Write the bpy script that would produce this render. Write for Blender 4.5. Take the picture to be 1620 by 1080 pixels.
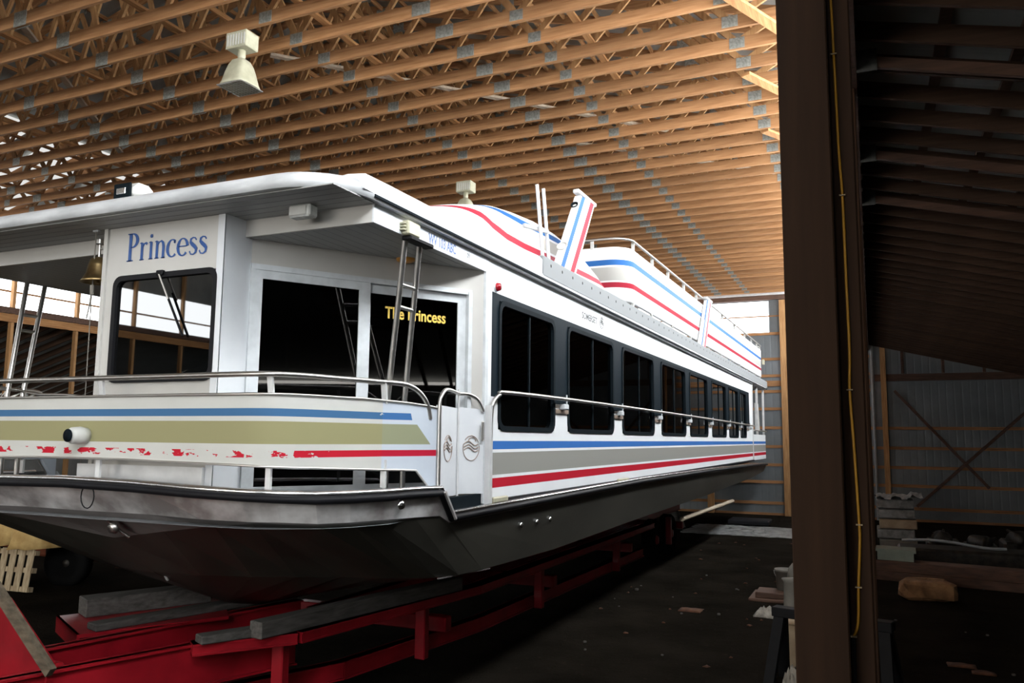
import bpy, math, random
from mathutils import Vector, Matrix, Quaternion
random.seed(7)
for o in list(bpy.data.objects): bpy.data.objects.remove(o)
SC = bpy.context.scene
COL = SC.collection

# ------------------------------------------------------------------ camera
cam = bpy.data.cameras.new('camera'); camo = bpy.data.objects.new('camera', cam); COL.objects.link(camo)
Xr, Yf, Zu = Vector((0.9134, 0.4069, 0.0099)), Vector((-0.4053, 0.9065, 0.1192)), Vector((0.0395, -0.1129, 0.9928))
M = Matrix((( Xr.x, Zu.x, -Yf.x), (Xr.y, Zu.y, -Yf.y), (Xr.z, Zu.z, -Yf.z))).to_4x4()
M.translation = Vector((0, 0, 2.6)); camo.matrix_world = M
cam.sensor_width = 36.0; cam.lens = 36.0*1270/1620; cam.clip_start = 0.05; cam.clip_end = 300
SC.camera = camo
# ------------------------------------------------------------------ view + world
SC.view_settings.view_transform = 'Standard'; SC.view_settings.look = 'None'
SC.view_settings.exposure = 0.0; SC.view_settings.gamma = 1.0; SC.view_settings.use_curve_mapping = False
W = bpy.data.worlds.new('sky'); SC.world = W; W.use_nodes = True
bg = W.node_tree.nodes['Background']; bg.inputs[0].default_value = (1.0, 0.96, 0.89, 1); bg.inputs[1].default_value = 7.5
SC.cycles.max_bounces = 8; SC.cycles.diffuse_bounces = 4; SC.cycles.glossy_bounces = 4; SC.cycles.transparent_max_bounces = 12
SC.cycles.sample_clamp_indirect = 6.0
SC.cycles.use_denoising = True
E_RIGHT, E_LEFT, E_BACK, E_FRONT = 18.5, 5.5, 6.0, .8      # daylight coming through the translucent wall panels
# daylight through the big open doorway in the front gable (portal for the sky)
pl = bpy.data.lights.new('doorway_sky_portal', 'AREA'); pl.shape = 'RECTANGLE'; pl.size = 12.0; pl.size_y = 6.0
pl.cycles.is_portal = True
po = bpy.data.objects.new('doorway_sky_portal', pl); COL.objects.link(po); po.location = (-11.0, -14.9, 3.0)
po.rotation_euler = (math.radians(90), 0, 0)   # faces +Y, into the barn

# ------------------------------------------------------------------ materials
def nodes(name):
    m = bpy.data.materials.new(name); m.use_nodes = True
    nt = m.node_tree; b = nt.nodes['Principled BSDF']
    return m, nt, b
def setb(b, col=None, rough=None, metal=None, spec=None):
    if col is not None: b.inputs['Base Color'].default_value = (*col, 1)
    if rough is not None: b.inputs['Roughness'].default_value = rough
    if metal is not None: b.inputs['Metallic'].default_value = metal
    if spec is not None: b.inputs['Specular IOR Level'].default_value = spec
def noise(nt, scale, detail=4, vec=None, rough=.55, mapscale=None):
    n = nt.nodes.new('ShaderNodeTexNoise'); n.inputs['Scale'].default_value = scale; n.inputs['Detail'].default_value = detail
    n.inputs['Roughness'].default_value = rough
    tc = nt.nodes.new('ShaderNodeTexCoord'); src = tc.outputs['Object']
    if mapscale:
        mp = nt.nodes.new('ShaderNodeMapping'); mp.inputs['Scale'].default_value = mapscale
        nt.links.new(src, mp.inputs['Vector']); src = mp.outputs['Vector']
    nt.links.new(src, n.inputs['Vector']); return n.outputs['Fac']
def ramp(nt, fac, stops, const=False):
    r = nt.nodes.new('ShaderNodeValToRGB'); el = r.color_ramp.elements
    if const: r.color_ramp.interpolation = 'CONSTANT'
    while len(el) < len(stops): el.new(1.0)
    for e, (p, c) in zip(el, stops): e.position = p; e.color = (*c, 1) if len(c) == 3 else c
    nt.links.new(fac, r.inputs[0]); return r.outputs['Color']
def math_(nt, op, a, b=None, c=None):
    n = nt.nodes.new('ShaderNodeMath'); n.operation = op
    for i, v in enumerate((a, b, c)):
        if v is None: continue
        if isinstance(v, (int, float)): n.inputs[i].default_value = v
        else: nt.links.new(v, n.inputs[i])
    return n.outputs[0]
def mix(nt, f, a, b):
    n = nt.nodes.new('ShaderNodeMix'); n.data_type = 'RGBA'
    if isinstance(f, (int, float)): n.inputs[0].default_value = f
    else: nt.links.new(f, n.inputs[0])
    for i, v in ((6, a), (7, b)):
        if isinstance(v, tuple): n.inputs[i].default_value = (*v[:3], 1)
        else: nt.links.new(v, n.inputs[i])
    return n.outputs[2]
def bump(nt, b, h, strength=.3, dist=.02):
    n = nt.nodes.new('ShaderNodeBump'); n.inputs['Strength'].default_value = strength; n.inputs['Distance'].default_value = dist
    nt.links.new(h, n.inputs['Height']); nt.links.new(n.outputs[0], b.inputs['Normal'])
def mat_noise(name, c0, c1, scale=6, rough=.6, metal=0, mapscale=None, bs=0.0, lo=.35, hi=.65, spec=None, detail=4, bd=.02):
    m, nt, b = nodes(name); setb(b, None, rough, metal, spec)
    f = noise(nt, scale, detail, mapscale=mapscale)
    nt.links.new(ramp(nt, f, [(lo, c0), (hi, c1)]), b.inputs['Base Color'])
    if bs: bump(nt, b, f, bs, bd)
    return m
def wood(name, c0, c1, axis, rough=.75):
    sc = [14, 14, 14]; sc[axis] = 0.9
    m, nt, b = nodes(name); setb(b, None, rough, 0, .25)
    f = noise(nt, 2.2, 6, mapscale=tuple(sc)); g = noise(nt, .8, 2)
    c = ramp(nt, f, [(.3, c0), (.7, c1)])
    oi = nt.nodes.new('ShaderNodeObjectInfo')
    v = math_(nt, 'MULTIPLY_ADD', oi.outputs['Random'], .38, .78)
    vv = math_(nt, 'MULTIPLY', v, math_(nt, 'MULTIPLY_ADD', g, .5, .75))
    mm = nt.nodes.new('ShaderNodeVectorMath'); mm.operation = 'SCALE'
    nt.links.new(c, mm.inputs[0]); nt.links.new(vv, mm.inputs[3])
    nt.links.new(mm.outputs[0], b.inputs['Base Color']); bump(nt, b, f, .15, .004)
    return m
def plain(name, col, rough=.5, metal=0, spec=None):
    m, nt, b = nodes(name); setb(b, col, rough, metal, spec)
    f = noise(nt, 9, 3)
    d = tuple(x*.86 for x in col)
    nt.links.new(ramp(nt, f, [(.35, d), (.6, col)]), b.inputs['Base Color'])
    return m
def emit(name, col, s):
    m = bpy.data.materials.new(name); m.use_nodes = True; nt = m.node_tree; nt.nodes.clear()
    o = nt.nodes.new('ShaderNodeOutputMaterial'); e = nt.nodes.new('ShaderNodeEmission')
    e.inputs[0].default_value = (*col, 1); e.inputs[1].default_value = s
    nt.links.new(e.outputs[0], o.inputs[0]); return m
def corr_metal(name, c0, c1, axis, pitch=.2286, rough=.45, metal=.55):
    m, nt, b = nodes(name); setb(b, None, rough, metal)
    f = noise(nt, .8, 4)
    nt.links.new(ramp(nt, f, [(.3, c0), (.7, c1)]), b.inputs['Base Color'])
    tc = nt.nodes.new('ShaderNodeTexCoord'); sp = nt.nodes.new('ShaderNodeSeparateXYZ'); nt.links.new(tc.outputs['Object'], sp.inputs[0])
    q = math_(nt, 'PINGPONG', math_(nt, 'MULTIPLY', sp.outputs[axis], 1/pitch), .5)
    q = math_(nt, 'SMOOTH_MIN', math_(nt, 'MULTIPLY', q, 4), .6, .2)
    bump(nt, b, q, .35, .012); return m
WHITE = (.80, .82, .83); BLUE = (.045, .16, .46); RED = (.50, .018, .035); GREY = (.30, .295, .27); KHAKI = (.31, .29, .155)
def banded(name, base, bands, zmax=8.0, ends=None, flake=None, extra=None, rough=.5, dirt=.10):
    """painted stripes that run round the boat at fixed heights; ends = per-stripe y where it stops"""
    m, nt, b = nodes(name); setb(b, None, rough, 0, .04)
    tc = nt.nodes.new('ShaderNodeTexCoord'); sp = nt.nodes.new('ShaderNodeSeparateXYZ'); nt.links.new(tc.outputs['Object'], sp.inputs[0])
    x, y, z = sp.outputs
    n1 = noise(nt, 1.4, 5); cur = ramp(nt, n1, [(.3, tuple(c*(1-dirt) for c in base)), (.6, base)])
    for i, (z0, z1, colr) in enumerate(bands):
        f = math_(nt, 'MULTIPLY', math_(nt, 'GREATER_THAN', z, z0), math_(nt, 'LESS_THAN', z, z1))
        if ends and ends[i] is not None:
            ye, sl = ends[i]
            lim = math_(nt, 'MULTIPLY_ADD', math_(nt, 'SUBTRACT', z1, z), sl, ye)
            f = math_(nt, 'MULTIPLY', f, math_(nt, 'LESS_THAN', y, lim))
        if flake and flake[i] is not None:
            t0, t1 = flake[i]
            fn = noise(nt, 9, 6, mapscale=(1, 1, 2.2)); fn2 = noise(nt, 1.6, 2)
            mr = nt.nodes.new('ShaderNodeMapRange'); nt.links.new(x, mr.inputs[0])
            for q_, v_ in zip((1, 2, 3, 4), (1.88, 2.08, t0, t1)): mr.inputs[q_].default_value = v_
            t = mr.outputs[0]
            t = math_(nt, 'ADD', t, math_(nt, 'MULTIPLY', fn2, -.25))
            f = math_(nt, 'MULTIPLY', f, math_(nt, 'GREATER_THAN', fn, t))
        cur = mix(nt, f, cur, colr)
    if extra: cur = extra(nt, x, y, z, cur)
    nt.links.new(cur, b.inputs['Base Color']); return m

M_ = {}
M_['chord'] = wood('spruce_along_x', (.25, .115, .045), (.42, .22, .10), 0)
M_['woody'] = wood('spruce_along_y', (.25, .11, .04), (.42, .22, .09), 1)
M_['woodz'] = wood('spruce_upright', (.28, .14, .055), (.46, .26, .115), 2)
M_['post'] = wood('shade_darkened_post_wood', (.030, .0135, .006), (.050, .023, .0105), 2)  # shade on the posts put into the colour as very dark brown
M_['darkx'] = wood('dark_rafter_wood', (.050, .026, .015), (.085, .045, .026), 0)  # much darker brown than the truss spruce
M_['palew'] = wood('pale_board_wood', (.42, .33, .24), (.6, .5, .38), 1)
M_['greyt'] = wood('weathered_grey_timber', (.055, .05, .045), (.13, .12, .11), 1)
M_['plate'] = mat_noise('galvanised_plate', (.20, .21, .19), (.36, .37, .34), 30, .45, .5)
M_['plated'] = mat_noise('shade_toned_hanger_plate', (.05, .05, .045), (.09, .09, .08), 20, .6)  # darker copy of the galvanised plate; the bay's low light put into colour
M_['board'] = mat_noise('dirty_board', (.055, .042, .026), (.13, .10, .065), 4, .8, mapscale=(2, 6, 6))
M_['roof'] = corr_metal('roof_sheet_metal', (.30, .31, .29), (.42, .43, .41), 1)
M_['wallm'] = corr_metal('wall_sheet_metal', (.12, .135, .14), (.19, .205, .215), 0)
M_['wally'] = corr_metal('side_wall_sheet_metal', (.20, .20, .19), (.30, .30, .29), 1)
M_['band_r'] = emit('translucent_daylight_panel_right', (.93, .97, 1.0), E_RIGHT)
M_['band_l'] = emit('translucent_daylight_panel_left', (.95, .98, 1.0), E_LEFT)
M_['band_b'] = emit('translucent_daylight_panel_back', (.96, .97, 1.0), E_BACK)
M_['fill_s'] = emit('added_fill_panel_glow', (.95, .98, 1.0), 6.0)  # glow of the added fill panel, not a daylight opening
M_['band_f'] = emit('translucent_daylight_panel_front', (1.0, .98, .94), E_FRONT)
M_['gel'] = mat_noise('white_gelcoat', (.64, .66, .69), (.74, .76, .78), 1.5, .45, spec=.2)
M_['gel2'] = mat_noise('weathered_white_gelcoat', (.40, .41, .42), (.60, .61, .62), 2.2, .4, mapscale=(1, 1, 3))
M_['cream'] = mat_noise('cream_white_panel', (.50, .485, .455), (.57, .555, .525), 1.2, .35)
M_['frame'] = plain('white_door_frame', (.66, .69, .71), .45)
def soff(ax=0):
    m, nt, b = nodes('ribbed_soffit_panel'); setb(b, None, .5)
    tc = nt.nodes.new('ShaderNodeTexCoord'); sp = nt.nodes.new('ShaderNodeSeparateXYZ'); nt.links.new(tc.outputs['Object'], sp.inputs[0])
    q = math_(nt, 'FRACT', math_(nt, 'MULTIPLY', sp.outputs[ax], 1/.1)); g = math_(nt, 'LESS_THAN', q, .1)
    nt.links.new(mix(nt, g, (.32, .32, .31), (.16, .16, .16)), b.inputs['Base Color'])
    bump(nt, b, math_(nt, 'SMOOTH_MIN', math_(nt, 'MULTIPLY', q, 5), 1.0, .2), .5, .01); return m
M_['soffit'] = soff(); M_['lining'] = soff(1)
def steel_m(name, c, r): 
    m, nt, b = nodes(name); setb(b, c, r, 1.0)
    f = noise(nt, 25, 3); nt.links.new(math_(nt, 'MULTIPLY_ADD', f, .25, r-.1), b.inputs['Roughness']); return m
M_['steel'] = steel_m('brushed_stainless_tube', (.62, .60, .57), .32)
M_['chrome'] = steel_m('polished_stainless', (.78, .78, .78), .18)
M_['alu'] = mat_noise('painted_aluminium', (.62, .62, .62), (.74, .74, .74), 5, .4, .2)
M_['channel'] = None
M_['rubber'] = plain('black_rubber', (.010, .010, .012), .5, 0, .15)
M_['darkfrm'] = plain('black_window_frame', (.007, .011, .014), .6, 0, .03)
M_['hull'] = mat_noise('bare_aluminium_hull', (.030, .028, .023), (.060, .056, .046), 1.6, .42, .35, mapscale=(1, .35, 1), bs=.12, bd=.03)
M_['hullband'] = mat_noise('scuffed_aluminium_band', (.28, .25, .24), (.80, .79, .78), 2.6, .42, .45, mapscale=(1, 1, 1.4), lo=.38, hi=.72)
M_['bowplate'] = mat_noise('lightened_aluminium_plate', (.12, .105, .10), (.20, .185, .18), 2.0, .5, .3)  # lighter than the hull: brightness of the front-facing plane put into the colour
M_['deck'] = mat_noise('grey_deck', (.16, .17, .18), (.26, .27, .28), 8, .6)
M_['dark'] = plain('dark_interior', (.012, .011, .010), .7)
M_['curtain'] = mat_noise('brown_curtain', (.10, .075, .05), (.18, .14, .09), 5, .8)
M_['brass'] = mat_noise('aged_brass', (.20, .13, .06), (.42, .30, .14), 7, .32, .95)
M_['rope'] = plain('grey_cord', (.22, .20, .17), .8)
M_['gold'] = plain('gold_lettering', (.85, .58, .12), .35)
M_['bluel'] = plain('blue_lettering', (.02, .085, .30), .4)
M_['greyl'] = plain('grey_lettering', (.10, .10, .10), .6)
M_['taupe'] = plain('brown_engraved_line', (.33, .25, .20), .4)
M_['ivory'] = mat_noise('yellowed_plastic', (.40, .385, .27), (.52, .50, .37), 6, .4)
M_['lens'] = mat_noise('clear_ribbed_lens', (.60, .62, .60), (.82, .83, .80), 20, .12)
M_['amber'] = plain('amber_lens', (.55, .26, .05), .3)
M_['redlens'] = plain('red_lens', (.35, .01, .02), .15)
M_['red'] = mat_noise('red_trailer_paint', (.20, .004, .009), (.33, .008, .016), 2.5, .35)
M_['orange'] = plain('faded_orange_paint', (.26, .07, .03), .6)
M_['tarp'] = mat_noise('tan_canvas', (.36, .22, .07), (.60, .42, .17), 3.2, .8, bs=.5, bd=.05)
M_['palletw'] = mat_noise('pallet_wood', (.30, .22, .13), (.50, .40, .26), 4, .8, mapscale=(6, 6, 1))
M_['film'] = mat_noise('crumpled_plastic_sheet', (.12, .12, .115), (.27, .27, .26), 6, .35, bs=.8, bd=.05)
M_['cloth'] = mat_noise('crumpled_white_cloth', (.18, .165, .14), (.34, .31, .26), 9, .8, bs=.7, bd=.03)
M_['whitep'] = plain('dull_white_plastic', (.58, .58, .55), .45)
M_['dimw'] = plain('greyish_white_plastic', (.20, .19, .165), .6, 0, .1)  # white plastic in a darker, greyish tone
M_['greenp'] = plain('pale_green_plastic', (.20, .24, .19), .45)
M_['brownb'] = mat_noise('brown_stained_beam', (.06, .028, .015), (.11, .052, .03), 3, .7, mapscale=(.6, 6, 6))
M_['stone'] = mat_noise('rusty_brown_rock', (.13, .062, .022), (.30, .16, .07), 4, .85, bs=.7, bd=.04)
M_['junk'] = mat_noise('oily_dark_metal', (.010, .009, .008), (.045, .038, .03), 7, .5, .4)
M_['steelb'] = plain('black_painted_steel', (.011, .011, .012), .6, 0, .1)
M_['leaf'] = mat_noise('dry_orange_leaf', (.045, .016, .007), (.10, .038, .014), 9, .9)
M_['yellow'] = plain('yellow_cord_jacket', (.62, .30, .015), .4)
M_['card'] = mat_noise('cardboard', (.30, .22, .14), (.42, .32, .21), 5, .85)
M_['conduit'] = plain('grey_conduit', (.30, .32, .33), .4)
M_['tyre'] = plain('black_tyre', (.006, .006, .006), .85, 0, .05)
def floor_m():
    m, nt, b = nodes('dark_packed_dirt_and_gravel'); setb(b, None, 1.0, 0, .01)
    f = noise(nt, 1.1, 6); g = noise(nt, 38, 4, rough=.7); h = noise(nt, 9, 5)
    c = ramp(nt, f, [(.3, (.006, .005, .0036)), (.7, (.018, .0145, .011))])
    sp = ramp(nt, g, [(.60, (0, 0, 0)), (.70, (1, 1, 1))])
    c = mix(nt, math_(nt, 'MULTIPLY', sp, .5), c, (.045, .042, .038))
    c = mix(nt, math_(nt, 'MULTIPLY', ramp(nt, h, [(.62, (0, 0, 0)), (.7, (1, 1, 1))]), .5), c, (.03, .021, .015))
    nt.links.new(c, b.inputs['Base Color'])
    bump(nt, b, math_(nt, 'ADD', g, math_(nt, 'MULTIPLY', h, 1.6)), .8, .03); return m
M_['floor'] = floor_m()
def glass_m(name, tint, gl=1.0, ior=1.5):
    m = bpy.data.materials.new(name); m.use_nodes = True; nt = m.node_tree; nt.nodes.clear()
    o = nt.nodes.new('ShaderNodeOutputMaterial'); t = nt.nodes.new('ShaderNodeBsdfTransparent'); g = nt.nodes.new('ShaderNodeBsdfGlossy')
    t.inputs[0].default_value = (*tint, 1); g.inputs['Roughness'].default_value = .015
    g.inputs[0].default_value = (gl, gl, gl, 1)
    fr = nt.nodes.new('ShaderNodeFresnel'); fr.inputs[0].default_value = ior
    mx = nt.nodes.new('ShaderNodeMixShader'); nt.links.new(fr.outputs[0], mx.inputs[0]); nt.links.new(t.outputs[0], mx.inputs[1]); nt.links.new(g.outputs[0], mx.inputs[2])
    nt.links.new(mx.outputs[0], o.inputs[0]); return m
M_['glass'] = glass_m('dark_tinted_glass', (.16, .16, .15), .8)
M_['glassf'] = glass_m('dark_tinted_reflective_glass', (.12, .12, .12), 1.0)
L0 = Vector((-5.68, 16.0, 0.0))          # the houseboat's own origin
def yl(v): return v-L0.y
def bow_extra(nt, x, y, z, cur):
    f = math_(nt, 'GREATER_THAN', y, yl(5.42))
    mm = nt.nodes.new('ShaderNodeVectorMath'); mm.operation = 'MULTIPLY'; nt.links.new(cur, mm.inputs[0]); mm.inputs[1].default_value = (.94, 1.04, 1.24)
    return mix(nt, f, cur, mm.outputs[0])
M_['glassw'] = glass_m('mirror_tinted_windshield_glass', (.10, .10, .10), 1.0, 2.4)
M_['bow'] = banded('bow_panel_stripes', (.58, .575, .54),
    [(2.735, 2.79, (.06, .15, .29)), (2.54, 2.70, KHAKI), (2.445, 2.495, RED)],
    ends=[(yl(5.66), .25), (yl(5.72), .9), (yl(5.93), .6)], flake=[(.32, .42), None, (.665, .38)], rough=.5, extra=bow_extra)
SIDEB = [(2.49, 2.57, BLUE), (2.25, 2.46, GREY), (2.13, 2.22, RED)]
def side_extra(nt, x, y, z, cur):
    f = math_(nt, 'MULTIPLY', math_(nt, 'GREATER_THAN', z, 2.99), math_(nt, 'LESS_THAN', z, 4.0))
    f = math_(nt, 'MULTIPLY', f, math_(nt, 'MULTIPLY', math_(nt, 'GREATER_THAN', y, yl(6.88)), math_(nt, 'LESS_THAN', y, yl(24.6))))
    return mix(nt, f, cur, (.007, .013, .018))
M_['side'] = banded('cabin_side_stripes', WHITE, SIDEB, extra=side_extra, dirt=.05)
M_['stern'] = banded('stern_panel_stripes', WHITE, SIDEB, dirt=.05)
M_['fly'] = banded('flybridge_stripes', (.84, .85, .86), [(5.34, 5.43, (.035, .13, .36)), (5.09, 5.31, (.44, .43, .40)), (4.98, 5.065, (.38, .03, .05))], dirt=.03)
def fair_extra(nt, x, y, z, cur):
    f = math_(nt, 'MULTIPLY', math_(nt, 'GREATER_THAN', z, 4.935), math_(nt, 'LESS_THAN', z, 5.09))
    return mix(nt, math_(nt, 'MULTIPLY', f, math_(nt, 'GREATER_THAN', y, yl(7.7))), cur, (.52, .50, .45))
M_['fair'] = banded('fairing_stripes', (.84, .85, .86), [(5.12, 5.20, (.035, .13, .36)), (4.83, 4.905, (.38, .03, .05))], extra=fair_extra, dirt=.03)
def fin_mat():
    m, nt, b = nodes('fin_stripes'); setb(b, None, .6, 0, .08)
    tc = nt.nodes.new('ShaderNodeTexCoord'); sp = nt.nodes.new('ShaderNodeSeparateXYZ'); nt.links.new(tc.outputs['Object'], sp.inputs[0])
    x, y, z = sp.outputs     # fin local coords: y measured from the fin's own foot, raked back .75 m per m of height
    s = math_(nt, 'SUBTRACT', y, math_(nt, 'MULTIPLY', z, .72))
    fb = math_(nt, 'MULTIPLY', math_(nt, 'GREATER_THAN', s, .05), math_(nt, 'LESS_THAN', s, .17))
    fr = math_(nt, 'MULTIPLY', math_(nt, 'GREATER_THAN', s, .38), math_(nt, 'LESS_THAN', s, .52))
    side = math_(nt, 'GREATER_THAN', x, -.01)
    c = mix(nt, math_(nt, 'MULTIPLY', fb, side), (.80, .81, .82), (.035, .13, .36))
    c = mix(nt, math_(nt, 'MULTIPLY', fr, side), c, (.38, .03, .05))
    nt.links.new(c, b.inputs['Base Color']); return m
M_['fin'] = fin_mat()
def chan_mat():
    m, nt, b = nodes('perforated_aluminium_channel'); setb(b, None, .7, 0, .1)
    tc = nt.nodes.new('ShaderNodeTexCoord'); sp = nt.nodes.new('ShaderNodeSeparateXYZ'); nt.links.new(tc.outputs['Object'], sp.inputs[0])
    x, y, z = sp.outputs
    u = math_(nt, 'SUBTRACT', math_(nt, 'FRACT', math_(nt, 'MULTIPLY', y, 1/.36)), .5); u = math_(nt, 'MULTIPLY', u, .36)
    v = math_(nt, 'SUBTRACT', z, 4.52)
    d = math_(nt, 'ADD', math_(nt, 'MULTIPLY', u, u), math_(nt, 'MULTIPLY', v, v))
    c = mix(nt, math_(nt, 'LESS_THAN', d, .019**2), (.27, .28, .285), (.03, .03, .03))
    nt.links.new(c, b.inputs['Base Color']); return m
M_['channel'] = chan_mat()

# ------------------------------------------------------------------ mesh builder
class MB:
    def __init__(s): s.v = []; s.f = []; s.mi = []; s.cur = 0; s.sm = []; s.smooth = False
    def add(s, vs, fs, mi=None, smooth=None):
        n = len(s.v); s.v += [Vector(p) for p in vs]
        for f in fs:
            s.f.append([n+i for i in f]); s.mi.append(s.cur if mi is None else mi); s.sm.append(s.smooth if smooth is None else smooth)
        return s
    def box(s, lo, hi, mi=None):
        x0, y0, z0 = [min(a, b) for a, b in zip(lo, hi)]; x1, y1, z1 = [max(a, b) for a, b in zip(lo, hi)]
        return s.add([(x0,y0,z0),(x1,y0,z0),(x1,y1,z0),(x0,y1,z0),(x0,y0,z1),(x1,y0,z1),(x1,y1,z1),(x0,y1,z1)],
              [(0,3,2,1),(4,5,6,7),(0,1,5,4),(1,2,6,5),(2,3,7,6),(3,0,4,7)], mi)
    def bbox(s, lo, hi, c=.01, mi=None):
        """box with chamfered edges"""
        lo = Vector(lo); hi = Vector(hi); c = min(c, *(abs(hi[i]-lo[i])*.45 for i in range(3)))
        idx = {}; vs = []
        for sx in (0,1):
            for sy in (0,1):
                for sz in (0,1):
                    for a in range(3):
                        p = [ (lo[k]+c, hi[k]-c)[(sx,sy,sz)[k]] for k in range(3)]
                        p[a] = (lo[a], hi[a])[(sx,sy,sz)[a]]
                        idx[(sx,sy,sz,a)] = len(vs); vs.append(p)
        fs = []
        for a in range(3):
            b_, c_ = (a+1)%3, (a+2)%3
            for q in (0,1):
                loop = []
                for u, w in ((0,0),(1,0),(1,1),(0,1)):
                    k = [0,0,0]; k[a] = q; k[b_] = u; k[c_] = w; loop.append(idx[(*k, a)])
                fs.append(loop if q else loop[::-1])
        for a in range(3):
            b_, c_ = (a+1)%3, (a+2)%3
            for u in (0,1):
                for w in (0,1):
                    k0 = [0,0,0]; k1 = [0,0,0]; k0[b_]=k1[b_]=u; k0[c_]=k1[c_]=w; k1[a]=1
                    loop = [idx[(*k0,b_)], idx[(*k1,b_)], idx[(*k1,c_)], idx[(*k0,c_)]]
                    fs.append(loop if (u ^ w) else loop[::-1])
        for k in [(x,y,z) for x in (0,1) for y in (0,1) for z in (0,1)]:
            loop = [idx[(*k,0)], idx[(*k,1)], idx[(*k,2)]]
            fs.append(loop if (sum(k) % 2) else loop[::-1])
        return s.add(vs, fs, mi)
    def bar(s, p0, p1, w, h, up=(0,0,1), mi=None):
        """rectangular bar: w across, h along up"""
        p0 = Vector(p0); p1 = Vector(p1); d = (p1-p0).normalized(); up = Vector(up)
        r = d.cross(up); 
        if r.length < 1e-4: r = d.cross(Vector((1,0,0)))
        r.normalize(); u = r.cross(d).normalized(); a = r*w/2; b = u*h/2
        vs = [p0-a-b, p0+a-b, p0+a+b, p0-a+b, p1-a-b, p1+a-b, p1+a+b, p1-a+b]
        return s.add(vs, [(0,3,2,1)[::-1],(4,5,6,7)[::-1],(0,1,5,4)[::-1],(1,2,6,5)[::-1],(2,3,7,6)[::-1],(3,0,4,7)[::-1]], mi)
    def tube(s, pts, r, n=10, mi=None, closed=False, caps=True):
        pts = [Vector(p) for p in pts]; N = len(pts); rings = []; prev = None
        for i, p in enumerate(pts):
            if closed: t = (pts[(i+1)%N]-pts[i-1]).normalized()
            else: t = (pts[min(i+1,N-1)]-pts[max(i-1,0)]).normalized()
            if prev is None:
                a = t.cross(Vector((0,0,1))); 
                if a.length < .05: a = t.cross(Vector((1,0,0)))
            else: a = prev - t*prev.dot(t)
            a.normalize(); prev = a; b = t.cross(a)
            rr = r[i] if isinstance(r, (list, tuple)) else r
            rings.append([p+(a*math.cos(2*math.pi*k/n)+b*math.sin(2*math.pi*k/n))*rr for k in range(n)])
        vs = [v for rg in rings for v in rg]; fs = []
        for i in range(N if closed else N-1):
            j = (i+1) % N
            for k in range(n): fs.append((i*n+k, i*n+(k+1)%n, j*n+(k+1)%n, j*n+k))
        s.add(vs, fs, mi, True)
        if not closed and caps:
            s.add(rings[0], [tuple(range(n))[::-1]], mi, False); s.add(rings[-1], [tuple(range(n))], mi, False)
        return s
    def lathe(s, prof, c, n=24, axis=(0,0,1), mi=None, smooth=True):
        q = Vector((0,0,1)).rotation_difference(Vector(axis)); c = Vector(c); vs = []; fs = []
        for r, h in prof:
            for k in range(n): vs.append(c+q@Vector((r*math.cos(2*math.pi*k/n), r*math.sin(2*math.pi*k/n), h)))
        for i in range(len(prof)-1):
            for k in range(n): fs.append((i*n+k, i*n+(k+1)%n, (i+1)*n+(k+1)%n, (i+1)*n+k))
        return s.add(vs, fs, mi, smooth)
    def prism(s, poly, d, mi=None):
        poly = [Vector(p) for p in poly]; d = Vector(d); n = len(poly)
        vs = poly+[p+d for p in poly]
        fs = [tuple(range(n))[::-1], tuple(range(n, 2*n))]+[(i, (i+1)%n, n+(i+1)%n, n+i) for i in range(n)]
        return s.add(vs, fs, mi)
    def grid(s, rows, mi=None, smooth=True, closed=False):
        n = len(rows[0]); vs = [p for r in rows for p in r]; fs = []
        for i in range(len(rows)-1):
            for k in range(n if closed else n-1): fs.append((i*n+k, i*n+(k+1)%n, (i+1)*n+(k+1)%n, (i+1)*n+k))
        return s.add(vs, fs, mi, smooth)
    def build(s, name, mats, parent=None, off=None, fix=True):
        """vertices are given in world space; off is the object's own origin"""
        if off is None: off = parent['_o'] if parent is not None and '_o' in parent else (0,0,0)
        off = Vector(off)
        me = bpy.data.meshes.new(name); me.from_pydata([v-off for v in s.v], [], s.f)
        if not isinstance(mats, (list, tuple)): mats = [mats]
        for m in mats: me.materials.append(M_[m] if isinstance(m, str) else m)
        for p, mi, sm in zip(me.polygons, s.mi, s.sm): p.material_index = mi; p.use_smooth = sm
        if fix:
            import bmesh
            bm = bmesh.new(); bm.from_mesh(me); bmesh.ops.recalc_face_normals(bm, faces=bm.faces); bm.to_mesh(me); bm.free()
        me.update()
        o = bpy.data.objects.new(name, me); COL.objects.link(o)
        if parent is not None:
            o.parent = parent; o['_o'] = tuple(off); o.location = off-Vector(parent['_o'])
        else: o.location = off; o['_o'] = tuple(off)
        return o
def empty(name, loc, label, cat, group=None):
    o = bpy.data.objects.new(name, None); COL.objects.link(o); o.location = loc; o['_o'] = tuple(loc)
    o.empty_display_size = .2
    return tag(o, label, cat, group)
def tag(o, label=None, cat=None, group=None, kind=None):
    if label: o['label'] = label
    if cat: o['category'] = cat
    if group: o['group'] = group
    if kind: o['kind'] = kind
    return o
def struct(o): o['kind'] = 'structure'; return o
def child(mb, name, mat, parent, at=None, label=None):
    """a part; keeps the parent's origin so that local coordinates equal the parent's"""
    o = mb.build(name, mat, parent, off=at if at is not None else parent['_o'])
    if label: o['label'] = label
    return o
def copy_tree(o, parent=None):
    c = o.copy(); COL.objects.link(c)
    if parent is not None: c.parent = parent
    for ch in [x for x in bpy.data.objects if x.parent == o]: copy_tree(ch, c)
    return c
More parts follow.
